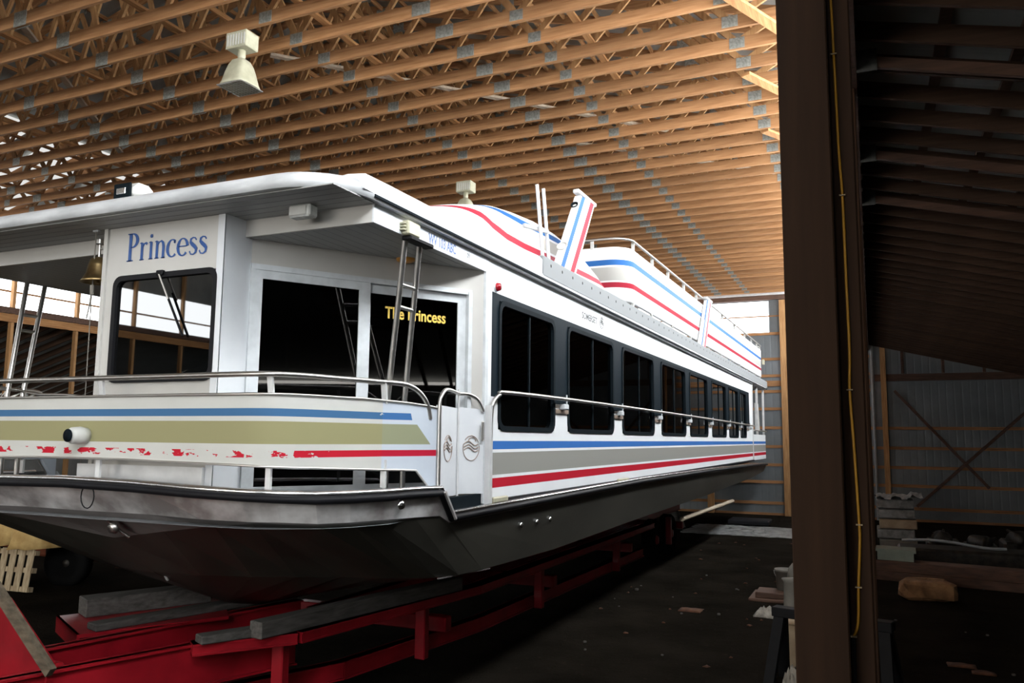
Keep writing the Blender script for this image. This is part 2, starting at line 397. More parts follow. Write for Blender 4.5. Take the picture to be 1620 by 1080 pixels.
def text_mb(body, h, origin, ux, uz, depth=.003, bold=False, xs=1.0, spacing=1.0):
    """real lettering from the built-in font: outlines extruded, laid on the plane spanned by ux, uz"""
    cu = bpy.data.curves.new('lettering_curve', 'FONT'); cu.body = body; cu.size = 1.0; cu.extrude = .01; cu.space_character = spacing
    cu.resolution_u = 3
    if bold: cu.offset = .02
    ob = bpy.data.objects.new('lettering_tmp', cu); COL.objects.link(ob); bpy.context.view_layer.update()
    me = bpy.data.meshes.new_from_object(ob.evaluated_get(bpy.context.evaluated_depsgraph_get()))
    ux = Vector(ux).normalized(); uz = Vector(uz).normalized(); un = ux.cross(uz); origin = Vector(origin)
    vs = [v.co.copy() for v in me.vertices]; H = .72
    mb = MB(); mb.add([origin+ux*(v.x*h/H*xs)+uz*(v.y*h/H)+un*(v.z/.01*depth) for v in vs], [list(p.vertices) for p in me.polygons])
    bpy.data.objects.remove(ob); bpy.data.curves.remove(cu); bpy.data.meshes.remove(me)
    return mb
def arc(c, r, a0, a1, n, fn):
    return [fn(c[0]+r*math.cos(math.radians(a0+(a1-a0)*i/n)), c[1]+r*math.sin(math.radians(a0+(a1-a0)*i/n))) for i in range(n+1)]

# ================================================================== THE SETTING
XL, XR, YB, YF = -22.0, 0.0, 30.0, -15.0       # main bay of the barn; boats stand along y
def sheet(mb, rects, axis, at, t=.02):
    for a0, a1, z0, z1 in rects:
        if a1-a0 < 1e-4 or z1-z0 < 1e-4: continue
        if axis == 'y': mb.box((a0, at, z0), (a1, at+t, z1))
        else: mb.box((at, a0, z0), (at+t, a1, z1))
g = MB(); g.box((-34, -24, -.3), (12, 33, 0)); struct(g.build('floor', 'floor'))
# back wall: opening for the daylight band, gable, and the lean-to bays on either side
w = MB(); sheet(w, [(XL, XR, 0, 6.46), (XL, -18.75, 6.46, 7.61), (-3.25, XR, 6.46, 7.61), (XL, XR, 7.61, 8.6)], 'y', YB)
w.prism([(XL, YB, 8.6), (XR, YB, 8.6), (-11, YB, 11.45)], (0, .02, 0))
w.prism([(XR, YB, 0), (8.6, YB, 0), (8.6, YB, 3.85), (XR, YB, 6.05)], (0, .02, 0))
w.prism([(XL, YB, 0), (XL, YB, 6.05), (-30, YB, 3.9), (-30, YB, 0)], (0, .02, 0))
struct(w.build('wall_back', 'wallm'))
w = MB(); w.box((-18.75, YB, 6.46), (-3.25, YB+.02, 7.61)); struct(w.build('window_1', 'band_b'))
w = MB(); sheet(w, [(YF, YB, 7.86, 8.7)], 'x', XR); sheet(w, [(YF, YB, 5.95, 6.2)], 'x', XR)
struct(w.build('wall_right', 'wally'))
w = MB(); w.box((XR, YF, 6.2), (XR+.02, YB, 7.86)); struct(w.build('window_3', 'band_r'))
w = MB(); w.box((XR, YF, 3.7), (XR+.02, -1.5, 5.9)); struct(w.build('added_fill_panel', 'fill_s'))  # added unseen glowing panel that brightens the boat's right-facing front faces
w = MB(); w.box((XR+.021, YF, 0), (XR+.06, -1.5, 6.2)); w.box((XR-.02, YF, 0), (XR+.021, -1.5, 3.7)); struct(w.build('fill_blocker_sheet', 'wally'))  # added unseen sheet that keeps the fill glow out of the right bay
w = MB(); sheet(w, [(YF, YB, 5.7, 6.1), (YF, YB, 7.3, 8.66)], 'x', XL); struct(w.build('wall_left', 'wally'))
w = MB(); w.box((XL-.02, YF, 6.1), (XL, YB, 7.3)); struct(w.build('window_2', 'band_l'))
w = MB(); sheet(w, [(YF, YB, 0, 3.9)], 'x', -30.02); struct(w.build('wall_left_outer', 'wally'))
w = MB(); sheet(w, [(YF, YB, 0, 3.85)], 'x', 8.6); struct(w.build('wall_right_outer', 'wally'))
# front gable wall with the big doorway
w = MB(); sheet(w, [(XL, -17, 0, 8.6), (-5, XR, 0, 8.6), (-17, -5, 6.0, 8.6)], 'y', YF)
w.prism([(XL, YF, 8.6), (XR, YF, 8.6), (-11, YF, 11.45)], (0, .02, 0))
w.prism([(XR, YF, 0), (8.6, YF, 0), (8.6, YF, 3.85), (XR, YF, 6.05)], (0, .02, 0))
w.prism([(XL, YF, 0), (XL, YF, 6.05), (-30, YF, 3.9), (-30, YF, 0)], (0, .02, 0))
struct(w.build('wall_front', 'wallm'))
# roofs
w = MB()
w.prism([(XL-.3, YF-.3, 8.72), (-11, YF-.3, 11.58), (XR+.3, YF-.3, 8.72), (XR+.3, YF-.3, 8.75), (-11, YF-.3, 11.61), (XL-.3, YF-.3, 8.75)], (0, YB-YF+.6, 0))
struct(w.build('ceiling', 'roof'))
w = MB()      # translucent roof sheets along the far eave
for k in range(13):
    y0 = 2.0+k*2.15; w.prism([(XL+.25, y0, 8.72+.065-.03), (XL+4.2, y0, 8.72+.26*4.5-.05-.03), (XL+4.2, y0, 8.72+.26*4.5-.05-.02), (XL+.25, y0, 8.72+.065-.02)], (0, 1.5, 0))
struct(w.build('window_4', 'band_f'))
w = MB()
w.prism([(XR+.02, YF, 6.14), (8.7, YF, 3.93), (8.7, YF, 3.96), (XR+.02, YF, 6.17)], (0, YB-YF, 0))
struct(w.build('ceiling_right_bay', 'roof'))
w = MB()
w.prism([(XL-.02, YF, 6.0), (-30.1, YF, 3.95), (-30.1, YF, 3.98), (XL-.02, YF, 6.03)], (0, YB-YF, 0))
struct(w.build('ceiling_left_bay', 'roof'))

# ------------------------------------------------------------------ roof trusses
def gp(mb, x, z, w, h):
    for y in (-.027, .0225): mb.box((x-w/2, y, z-h/2), (x+w/2, y+.0045, z+h/2))
T0 = 7.8
proto = empty('roof_truss', (-11, 8.15, T0), 'long spruce roof truss spanning the barn above the boat, one of the close row', 'roof truss', 'wooden roof trusses')
Z = Vector(proto.location)
def at(mb): 
    mb.v = [v+Z for v in mb.v]; return mb
b = MB(); b.box((-11, -.0225, 0), (11, .0225, .17)); child(at(b), 'bottom_chord', 'chord', proto)
bot = [1.2, 4.15, 7.11, 9.55]; top = [0, 2.65, 5.6, 8.35]
zt = lambda x: 3.62-abs(x)*.26
for s in (-1, 1):
    b = MB(); b.bar((s*11, 0, .82), (0, 0, 3.68), .045, .15, (0, 0, 1)); child(at(b), 'top_chord', 'chord', proto)
    segs = []
    for i, bx in enumerate(bot):
        segs.append((bx, top[i])); segs.append((bx, (top+[11])[i+1] if i < 3 else 10.9))
    for bx, tx in segs:
        if tx > 10.5: p, q = (s*bx, 0, .1), (s*10.8, 0, .78)
        else: p, q = (s*bx, 0, .1), (s*tx, 0, zt(tx)-.06)
        b = MB(); b.bar(p, q, .038, .088, (1, 0, .01)); child(at(b), 'web', 'woodz', proto)
    b = MB(); b.box((s*10.98, -.02, .15), (s*10.89, .02, .85)); child(at(b), 'heel_post', 'woodz', proto)
    for bx, ww, hh in [(bot[0], .24, .2), (bot[1], .2, .15), (bot[2], .18, .14), (bot[3], .2, .15), (6.08, .26, .165)]:
        b = MB(); gp(b, s*bx, .09, ww, hh); child(at(b), 'gusset_plate', 'plate', proto)
    for tx in top[1:]:
        b = MB(); gp(b, s*tx, zt(tx)+.0, .24, .18); child(at(b), 'gusset_plate', 'plate', proto)
for k in range(-8, 37):
    if k == 0: continue
    c = copy_tree(proto); c.location = (-11, 8.15+.603*k, T0)
# purlins on top of the trusses
pp = None
def purlin(x, z, name='roof_purlin'):
    b = MB(); b.box((-.02, -.5*(YB-YF), -.045), (.02, .5*(YB-YF), .045))
for s in (-1, 1):
    for i in range(18):
        xx = .15+i*.625; z = 11.56-xx*.26-.045
        if pp is None:
            b = MB(); b.box((-11+s*xx-.02, YF+.1, z-.04), (-11+s*xx+.02, YB-.1, z+.035))
            pp = b.build('roof_purlin', 'woody', off=(-11+s*xx, 12, z))
            tag(pp, 'narrow wooden purlin running lengthwise under the roof metal, above the trusses', 'purlin', 'roof purlins'); base = (xx, s, z)
        else:
            c = pp.copy(); COL.objects.link(c); c.location = (-11+s*xx, 12, z)
# long lateral braces lying on the bottom chords and on the webs
def brace(p0, p1, w, h, label, mat='woody', up=(0, 0, 1), name='truss_brace', group=None):
    b = MB(); b.bar(p0, p1, w, h, up); o = b.build(name, mat, off=p0); return tag(o, label, 'brace', group)
for x, z in ((-3.3, 7.99), (-6.35, 7.99), (-8.3, 7.99), (-10.6, 7.99), (-14.1, 7.99), (-17.0, 7.99), (-19.4, 7.99)):
    brace((x, 3.0, z), (x, 29.8, z), .09, .036, 'lengthwise board lying across the tops of the truss bottom chords', group='lengthwise truss boards')
for x, z in ((-4.2, 8.7), (-7.2, 9.2), (-9.7, 9.6), (-13.0, 9.3), (-15.8, 8.9)):
    brace((x, 3.0, z), (x, 29.8, z), .04, .09, 'lengthwise board fixed high on the webs of the trusses', group='lengthwise web boards')
brace((-7.7, 8.6, 8.04), (-3.1, 13.6, 8.04), .09, .04, 'pale grey diagonal board laid flat over the truss chords left of the centre', 'palew', name='diagonal_brace')
brace((-10.2, 6.6, 8.04), (-13.4, 11.0, 8.04), .09, .04, 'grey diagonal board over the truss chords above the hull spotlight', 'palew', name='diagonal_brace')
brace((-4.8, 13.6, 8.05), (-.5, 17.8, 8.05), .09, .04, 'pale diagonal board over the truss chords ahead of the near post', 'palew', name='diagonal_brace')
for i, (y0, y1) in enumerate(((8.9, 10.9), (11.3, 13.1), (13.6, 15.2))):
    brace((-1.45, y0, 7.78), (-.55, y1, 7.78), .14, .04, ('light diagonal board nailed under the chords, topmost beside the big post', 'light diagonal board nailed under the chords, second down beside the big post', 'light diagonal board nailed under the chords, third down beside the big post')[i], 'woody', name='diagonal_brace')

# ------------------------------------------------------------------ timber of the back wall
girtz = [.03, .42, 1.15, 1.75, 2.39, 3.05, 3.72, 4.34, 4.9, 5.5, 6.42, 7.06]
gi = None
for i, z in enumerate(girtz):
    h = .045 if z == 7.06 else .10
    b = MB(); b.box((XL, YB-.04, z-h/2), (XR+(0 if z > 6 else 8.5 if z < 3.6 else 0), YB, z+h/2))
    o = b.build('wall_girt', 'chord', off=((XL+XR)/2, YB-.02, z))
    lab = 'horizontal wooden girt crossing the grey metal back wall'
    if i == 0: lab = 'lowest girt of the back wall, lying along the ground behind the plastic sheet'
    elif z == 7.06: lab = 'thin girt crossing the bright window band of the back wall'
    tag(o, lab, 'girt', 'back wall girts' if lab.startswith('horiz') else None)
b = MB(); b.box((XL, YB-.09, 4.52), (XR, YB-.045, 4.72)); tag(b.build('wall_header', 'chord', off=(-11, YB-.07, 4.6)), 'deeper double girt on the back wall level with the boat roof', 'header beam')
b = MB(); b.box((XL, YB-.16, 7.64), (XR, YB-.045, 7.79)); tag(b.build('window_header', 'brownb', off=(-11, YB-.1, 7.7)), 'reddish header board above the bright window band of the back wall', 'header beam')
b = MB(); b.box((XL, YB-.3, 7.80), (XR, YB-.17, 7.93)); tag(b.build('eave_beam', 'alu', off=(-11, YB-.1, 7.86)), 'grey horizontal beam under the last truss above the back window', 'beam')
def post(x, y, w, d, z0, z1, label, mat='woodz', group=None):
    b = MB(); b.bbox((x-w/2, y-d/2, z0), (x+w/2, y+d/2, z1), .006); return tag(b.build('wall_post', mat, off=(x, y, z0)), label, 'post', group)
post(-2.76, YB-.17, .22, .16, 0, 7.6, 'pale wooden post on the back wall right of the window band')
for x in (-5.4, -8.1, -10.8, -13.5): post(x, YB-.17, .22, .16, 0, 6.4, 'wooden post on the back wall hidden low behind the boat', group='posts behind the boat')
post(.42, YB-.17, .17, .16, 0, 5.95, 'brown wooden post at the left end of the dark right-hand bay')
b = MB(); b.tube([(.08, YB-.12, 0), (.08, YB-.12, 5.9)], .05, 10); tag(b.build('conduit_pipe', 'conduit', off=(.08, YB-.12, 0)), 'grey vertical pipe on the back wall just right of the big near post', 'pipe')
# right-hand bay end wall framing
b = MB(); b.box((.15, YB-.14, 4.63), (5.0, YB-.045, 4.86)); tag(b.build('bay_header', 'brownb', off=(4, YB-.1, 4.7)), 'brown header beam crossing the end wall of the dark right-hand bay', 'beam')
for i, x in enumerate((1.02, 2.22, 3.4)):
    post(x, YB-.09, .09, .08, 4.87, 6.05-.257*x-.14, ('short stud above the header, left of three', 'short stud above the header, middle of three', 'short stud above the header, right of three')[i], 'brownb')
b = MB(); b.bar((.74, YB-.1, 4.3), (3.35, YB-.1, 1.15), .04, .09, (1, 0, 1)); tag(b.build('cross_brace', 'brownb', off=(.74, YB-.1, 4.3)), 'diagonal brace falling to the right on the dark bay end wall', 'brace')
b = MB(); b.bar((4.6, YB-.17, 3.7), (1.25, YB-.17, .5), .04, .09, (1, 0, 1)); tag(b.build('cross_brace', 'brownb', off=(4.6, YB-.1, 3.7)), 'diagonal brace rising to the right on the dark bay end wall', 'brace')
# ------------------------------------------------------------------ right-hand bay rafters
raf = None; slope = .257
for k in range(0, 42):
    y = 5.0+.6*k
    if raf is None:
        b = MB(); p0, p1 = (.0, y, 5.93), (8.5, y, 5.93-8.5*slope); b.bar(p0, p1, .045, .15)
        raf = b.build('bay_rafter', 'darkx', off=(0, y, 5.93)); tag(raf, 'dark sloping rafter under the roof of the right-hand bay', 'rafter', 'right bay rafters')
    elif y < 29.7:
        c = raf.copy(); COL.objects.link(c); c.location = (0, y, 5.93)
for i in range(9):
    x = .66+i*.56
    b = MB(); b.bar((x, 3.5, 6.10-x*slope), (x, 29.8, 6.10-x*slope), .09, .04); o = b.build('bay_purlin', 'darkx', off=(x, 3.5, 6.07-x*slope))
    tag(o, 'lengthwise strip between the dark rafters and metal roof of the right-hand bay', 'purlin', 'right bay purlins')
for i, y in enumerate((7.1, 9.5, 11.3)):
    b = MB(); b.bar((.05, y, 5.80-.05*slope), (8.5, y, 5.80-8.5*slope), .05, .09)
    o = b.build('tie_rafter', 'brownb', off=(.35, y, 5.6)); tag(o, ('paler tie board under the rafters near the top of the right bay', 'paler tie board under the rafters, second one back in the right bay', 'paler tie board under the rafters, farthest one in the right bay')[i], 'rafter')
    b = MB(); b.box((.0, y-.05, 5.68), (.16, y-.035, 5.87)); child(b, 'hanger_plate', 'plated', o)
# beams carrying the right clerestory (over the open side) and their posts
b = MB(); b.box((-.05, 3.3, 5.70), (0, YB, 5.95)); tag(b.build('eave_beam', 'brownb', off=(0, 12, 5.8)), 'long brown beam along the open side of the right bay, hidden behind the near post', 'beam')
for i in range(5):
    y = 7.5+5.0*i
    post(-.08, y, .12, .18, 0, 5.7, 'post of the right side row standing behind the big near post', 'post', group='right side posts')
# left side: posts, header beams, the dark bay beyond
for i in range(19):
    y = -13.4+2.0*i
    b = MB(); b.bbox((XL+.05, y-.045, 0), (XL+.19, y+.045, 8.6), .006)
    tag(b.build('wall_post', 'woodz', off=(XL+.1, y, 0)), 'orange wooden post of the far left side, seen under the boat roof', 'post', 'left side posts')
b = MB(); b.box((XL+.2, YF+.1, 5.66), (XL+.25, YB, 5.88)); tag(b.build('left_beam', 'woody', off=(XL+.2, 12, 5.7)), 'orange lower beam under the bright panels of the far left side', 'beam')
b = MB(); b.box((XL+.2, YF+.1, 5.9), (XL+.25, YB, 6.07)); tag(b.build('left_beam', 'brownb', off=(XL+.2, 12, 6.0)), 'duller upper beam right below the bright panels of the far left side', 'beam')
b = MB(); b.box((XL+.01, YF+.1, 6.52), (XL+.05, YB, 6.57)); tag(b.build('left_girt', 'woody', off=(XL, 12, 6.5)), 'thin girt crossing the bright panels of the far left side', 'girt')
lr = None
for k in range(0, 26):
    y = 13+.6*k
    if lr is None:
        b = MB(); b.bar((XL, y, 5.85), (-30, y, 3.8), .045, .18); lr = b.build('bay_rafter', 'darkx', off=(XL, y, 5.85)); tag(lr, 'dark sloping rafter of the left-hand bay glimpsed under the boat roof', 'rafter', 'left bay rafters')
    elif y < 29.5:
        c = lr.copy(); COL.objects.link(c); c.location = (XL, y, 5.85)

# ------------------------------------------------------------------ big near post
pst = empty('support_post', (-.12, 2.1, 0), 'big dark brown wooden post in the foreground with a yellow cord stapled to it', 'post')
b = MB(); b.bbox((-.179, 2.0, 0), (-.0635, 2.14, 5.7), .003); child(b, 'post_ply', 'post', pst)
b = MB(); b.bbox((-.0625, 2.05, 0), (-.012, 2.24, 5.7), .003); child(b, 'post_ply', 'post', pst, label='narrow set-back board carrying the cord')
cpts = [(1318, 0), (1322, 100), (1331, 250), (1338, 320), (1344, 450), (1347, 560), (1346, 620), (1352, 700), (1361, 830), (1360, 860), (1355, 920), (1352, 980), (1345, 1002)]
czz = [(-.052, 3.72), (-.05, 3.55), (-.047, 3.3), (-.043, 3.19), (-.042, 2.98), (-.041, 2.81), (-.044, 2.72), (-.040, 2.6), (-.035, 2.41), (-.036, 2.36), (-.042, 2.27), (-.046, 2.19), (-.056, 2.16)]
def smooth_path(p, n=4):
    p = [Vector(q) for q in p]; out = []
    for i in range(len(p)-1):
        a = p[max(i-1, 0)]; b_, c = p[i], p[i+1]; d = p[min(i+2, len(p)-1)]
        for k in range(n):
            t = k/n; out.append(.5*((2*b_)+(-a+c)*t+(2*a-5*b_+4*c-d)*t*t+(-a+3*b_-3*c+d)*t**3))
    out.append(p[-1]); return out
b = MB(); b.tube(smooth_path([(x, 2.046, z) for x, z in czz]), .0032, 8)
cord = b.build('extension_cord', 'yellow', off=(-.045, 2.1, 2.1)); tag(cord, 'yellow cord hanging down the side of the big near post', 'cord')
for i in (1, 3, 6, 8, 10, 12):
    x, z = czz[i]; b = MB(); b.box((x-.007, 2.0405, z-.0015), (x+.007, 2.051, z+.0015)); child(b, 'staple', 'palletw', cord)
b = MB(); b.box((-.060, 2.040, 2.06), (-.053, 2.05, 2.155)); child(b, 'cord_plug', 'steelb', cord)

# ------------------------------------------------------------------ high-bay lamps
def lamp(x, y, label):
    r = empty('high_bay_lamp', (x, y, 7.8), label, 'ceiling lamp', 'high-bay lamps')
    b = MB(); b.bbox((x-.17, y-.12, 7.58), (x+.17, y+.12, 7.80), .01); bo = child(b, 'ballast_box', 'ivory', r)
    b = MB()
    for i in range(7): b.box((x-.14+i*.045, y-.126, 7.61), (x-.12+i*.045, y-.12, 7.76))
    child(b, 'vent_grille', 'whitep', bo)
    b = MB(); b.lathe([(.0, 7.44), (.045, 7.44), (.05, 7.5), (.05, 7.58), (0, 7.58)], (x, y, 0), 16); child(b, 'stem', 'ivory', r)
    def sq(h, z, n=32, p=4.0):
        return [Vector((x+h*math.copysign(abs(math.cos(t))**(2/p), math.cos(t)), y+h*math.copysign(abs(math.sin(t))**(2/p), math.sin(t)), z)) for t in [2*math.pi*k/n for k in range(n)]]
    b = MB(); b.grid([sq(.05, 7.46), sq(.10, 7.43), sq(.135, 7.36), sq(.165, 7.26), sq(.195, 7.13), sq(.215, 7.08), sq(.205, 7.07), sq(.155, 7.25), sq(.09, 7.41), sq(.0001, 7.42)], closed=True)
    child(b, 'reflector', 'ivory', r)
    b = MB()
    for i in range(9):
        t = -.19+i*.0475; b.bar((x+t, y-.19, 7.07), (x+t, y+.19, 7.07), .006, .006); b.bar((x-.19, y+t, 7.063), (x+.19, y+t, 7.063), .006, .006)
    b.tube([(x-.2, y-.2, 7.07), (x+.2, y-.2, 7.07), (x+.2, y+.2, 7.07), (x-.2, y+.2, 7.07)], .008, 6, closed=True)
    child(b, 'wire_guard', 'steel', r)
lamp(-7.32, 7.64, 'yellowed high-bay lamp with wire guard hanging full in view at upper left')
lamp(-7.42, 14.2, 'high-bay lamp half hidden behind the white curved boat fairing')

# ================================================================== THE HOUSEBOAT
CX = -5.68
mx = lambda p: Vector((2*CX-p[0], p[1], p[2]))
boat = empty('houseboat', tuple(L0), 'long white houseboat with blue, grey and red stripes standing on a red trailer', 'houseboat')
def part(mb, name, mat, parent=None, label=None): return child(mb, name, mat, parent or boat, label=label)
# ---- hull shells
G = [(-5.68,4.33,2.25),(-5.0,4.33,2.24),(-4.4,4.34,2.22),(-4.0,4.38,2.21),(-3.78,4.47,2.20),(-3.55,4.62,2.19),(-3.4,4.82,2.19),(-3.3,5.1,2.19),(-3.24,5.5,2.19),(-3.22,5.82,2.185),(-3.22,5.99,1.97),(-3.22,8,1.98),(-3.22,12,2.0),(-3.22,18,1.97),(-3.23,25,1.90),(-3.28,28.5,1.84)]
BB = [(-5.68,4.70,1.98),(-5.0,4.52,2.0),(-4.4,4.44,2.0),(-4.0,4.46,2.0),(-3.78,4.54,2.0),(-3.56,4.67,1.99),(-3.42,4.86,1.99),(-3.32,5.12,1.99),(-3.26,5.5,1.98),(-3.24,5.84,1.965),(-3.24,6.0,1.90),(-3.24,8,1.91),(-3.24,12,1.93),(-3.24,18,1.9),(-3.25,25,1.83),(-3.3,28.45,1.77)]
BB[0] = (-5.68,4.50,2.0)
K = [(-5.68,4.79,1.76),(-5.0,4.66,1.86),(-4.4,4.56,1.94),(-4.0,4.51,1.985)]+[(x+ -.012, y+.01, z-.012) for x, y, z in BB[4:]]
CH = [(-5.68,5.22,1.43),(-5.2,5.27,1.43),(-4.76,5.4,1.43),(-4.43,5.56,1.43),(-4.11,5.74,1.43),(-3.85,5.86,1.42),(-3.6,5.98,1.42),(-3.42,6.12,1.42),(-3.35,6.4,1.41),(-3.32,6.8,1.40),(-3.31,7.3,1.39),(-3.3,8.6,1.37),(-3.3,12,1.40),(-3.3,18,1.42),(-3.32,25,1.50),(-3.36,28.2,1.58)]
KE = [(CX,5.23,1.42),(CX,5.45,1.31),(CX,5.75,1.17),(CX,6.1,1.02),(CX,6.5,.92),(CX,7.0,.89)]+[(CX,y,.88) for y in (7.4,7.8,8.2,8.6,9.2,10.2,13,19,24.5,27.6)]
def ring_rows(*rings, n=1):
    """rows from port through the centre to starboard"""
    rows = []
    for r in rings:
        st = [Vector(p) for p in r]; rows.append([mx(p) for p in st[::-1]]+st[1:])
    return rows
b = MB(); rows = ring_rows(K, CH, KE)
b.grid(rows, smooth=False)
# transom
b.add([mx(K[-1]), Vector(K[-1]), Vector(CH[-1]), Vector(KE[-1]), mx(CH[-1])], [(0, 1, 2, 3, 4)])
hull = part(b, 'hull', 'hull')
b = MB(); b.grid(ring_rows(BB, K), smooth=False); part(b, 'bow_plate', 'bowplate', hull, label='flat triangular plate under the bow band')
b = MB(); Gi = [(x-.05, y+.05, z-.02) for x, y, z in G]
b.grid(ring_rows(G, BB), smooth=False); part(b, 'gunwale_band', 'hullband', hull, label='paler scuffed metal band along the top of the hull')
b = MB(); DK = [(min(x, -3.3), y+.06, 1.955) for x, y, z in G]; r0 = [mx(p) for p in DK[::-1]]+[Vector(p) for p in DK[1:]]
b.add(r0, [tuple(range(len(r0)))]); part(b, 'deck', 'deck')
def full(path): return [mx(p) for p in path[::-1]]+[Vector(p) for p in path[1:]]
b = MB(); b.tube(full([(x+.015, y-.015, z-.035) for x, y, z in G]), .028, 8); part(b, 'rub_rail', 'rubber', hull, label='black rubber rub rail')
b = MB(); b.tube(full([(x+.0, y-.0, z+.005) for x, y, z in G]), .024, 8); part(b, 'gunwale_cap', 'chrome', hull, label='polished cap strip')
b = MB(); b.grid(ring_rows([(x, y, z+.01) for x, y, z in G], [(min(x-.12, -3.36), y+.16, z+.014) for x, y, z in G]), smooth=False); part(b, 'side_deck', 'gel2', hull)
# fold strip beside the step
b = MB(); b.bar((-3.205, 5.80, 2.16), (-3.205, 5.99, 1.93), .02, .09, (1, 0, 0)); part(b, 'step_strip', 'hullband', hull)
# hull fittings
for y, z in ((7.56, 1.73), (7.98, 1.725), (8.36, 1.72)):
    b = MB(); b.lathe([(.0, .018), (.02, .018), (.03, .008), (.03, 0)], (-3.262, y, z), 14, (1, 0, 0)); part(b, 'through_hull_fitting', 'chrome', hull)
b = MB(); b.lathe([(.0, .018), (.028, .015), (.034, 0)], (-3.255, 5.27, 2.09), 14, (1, -.2, 0)); part(b, 'hull_bolt', 'chrome', hull)
b = MB(); b.lathe([(0, .03), (.035, .03), (.05, .0)], (-5.40, 4.55, 1.88), 14, (0, -1, -.2)); b.tube([(-5.43, 4.50, 1.95), (-5.37, 4.6, 1.84), (-5.33, 4.64, 1.8)], .012, 6); part(b, 'bow_eye', 'steel', hull)
b = MB()
b.bar((-3.40, 6.12, 1.412), (-3.315, 6.95, 1.388), .012, .01)
part(b, 'chine_weld', 'bowplate', hull)
b = MB(); b.tube([(-5.66, 5.05, 1.6), (-5.66, 5.3, 1.42), (-5.66, 5.36, 1.34)], .012, 6); part(b, 'keel_strip', 'alu', hull)
b = MB(); b.tube([(-3.55, 16.4, 1.02), (-3.55, 22.8, .95)], .05, 10); part(b, 'spray_rail', 'palew', hull, label='pale long strip under the stern')
# ---- bow bulwark
RP = [(-5.68,4.405),(-5.2,4.405),(-4.7,4.405),(-4.3,4.405),(-4.0,4.41),(-3.88,4.44),(-3.80,4.50),(-3.74,4.60),(-3.69,4.75),(-3.65,4.95),(-3.58,5.2),(-3.54,5.42),(-3.45,5.6),(-3.40,5.72),(-3.36,5.84),(-3.335,5.93)]
zt_ = [2.885]*11+[2.88,2.87,2.86,2.85,2.84]
zb_ = [2.41,2.41,2.40,2.395,2.39,2.385,2.38,2.375,2.37,2.36,2.35,2.34,2.335,2.33,2.20,2.07]
b = MB(); top_ = [(x, y, z) for (x, y), z in zip(RP, zt_)]; bo_ = [(x, y, z) for (x, y), z in zip(RP, zb_)]
inn = lambda p: (CX+(p[0]-CX)*(1-.012), p[1]+.025, p[2])
b.grid(ring_rows(top_, bo_)); b.grid(ring_rows([inn(p) for p in bo_], [inn(p) for p in top_])); b.grid(ring_rows(top_, [inn(p) for p in top_]), smooth=False); b.grid(ring_rows(bo_, [inn(p) for p in bo_]), smooth=False)
for fl_ in (Vector, mx): b.add([fl_(top_[-1]), fl_(bo_[-1]), fl_(inn(bo_[-1])), fl_(inn(top_[-1]))], [(0, 1, 2, 3)])
bow = part(b, 'bow_panel', 'bow')
b = MB(); b.tube(full([(x, y-.004, z+.004) for x, y, z in top_]), .012, 6); b.tube(full([(x, y-.004, z) for x, y, z in bo_]), .010, 6); part(b, 'edge_trim', 'steel', bow)
b = MB(); rl = [(x, y, 3.03) for x, y in RP[:12]]+[(-3.50,5.52,3.03),(-3.45,5.63,3.02),(-3.41,5.71,2.985),(-3.385,5.78,2.93),(-3.37,5.83,2.86),(-3.36,5.86,2.75)]
b.tube(full(smooth_path(rl, 3)), .021, 10); part(b, 'bow_rail', 'steel')
for (x, y) in ((-5.48,4.405),(-3.86,4.46),(-3.54,5.42),(-7.5,4.46),(-7.82,5.42)):
    b = MB(); b.bar((x, y+.035, 2.2), (x, y+.035, 2.42), .045, .02, (0, 1, 0)); part(b, 'rail_post', 'alu')
    b = MB(); b.bar((x, y+.03, 2.86), (x, y+.005, 3.02), .045, .02, (0, 1, 0)); part(b, 'rail_post', 'alu')
b = MB(); b.lathe([(0, .15), (.05, .15), (.062, .13), (.068, .06), (.06, 0), (0, 0)], (-5.60, 4.41, 2.585), 20, (0, -1, 0)); so = part(b, 'docking_light', 'whitep')
b = MB(); b.lathe([(0, .155), (.05, .154), (.05, .15)], (-5.60, 4.40, 2.585), 20, (0, -1, 0)); part(b, 'light_lens', 'darkfrm', so)
b = MB(); b.tube([(-5.44+.07*math.cos(t*.4), 4.33, 2.13+.09*math.sin(t*.4)) for t in range(16)], .005, 5, closed=True); part(b, 'wire_loop', 'rubber', hull)
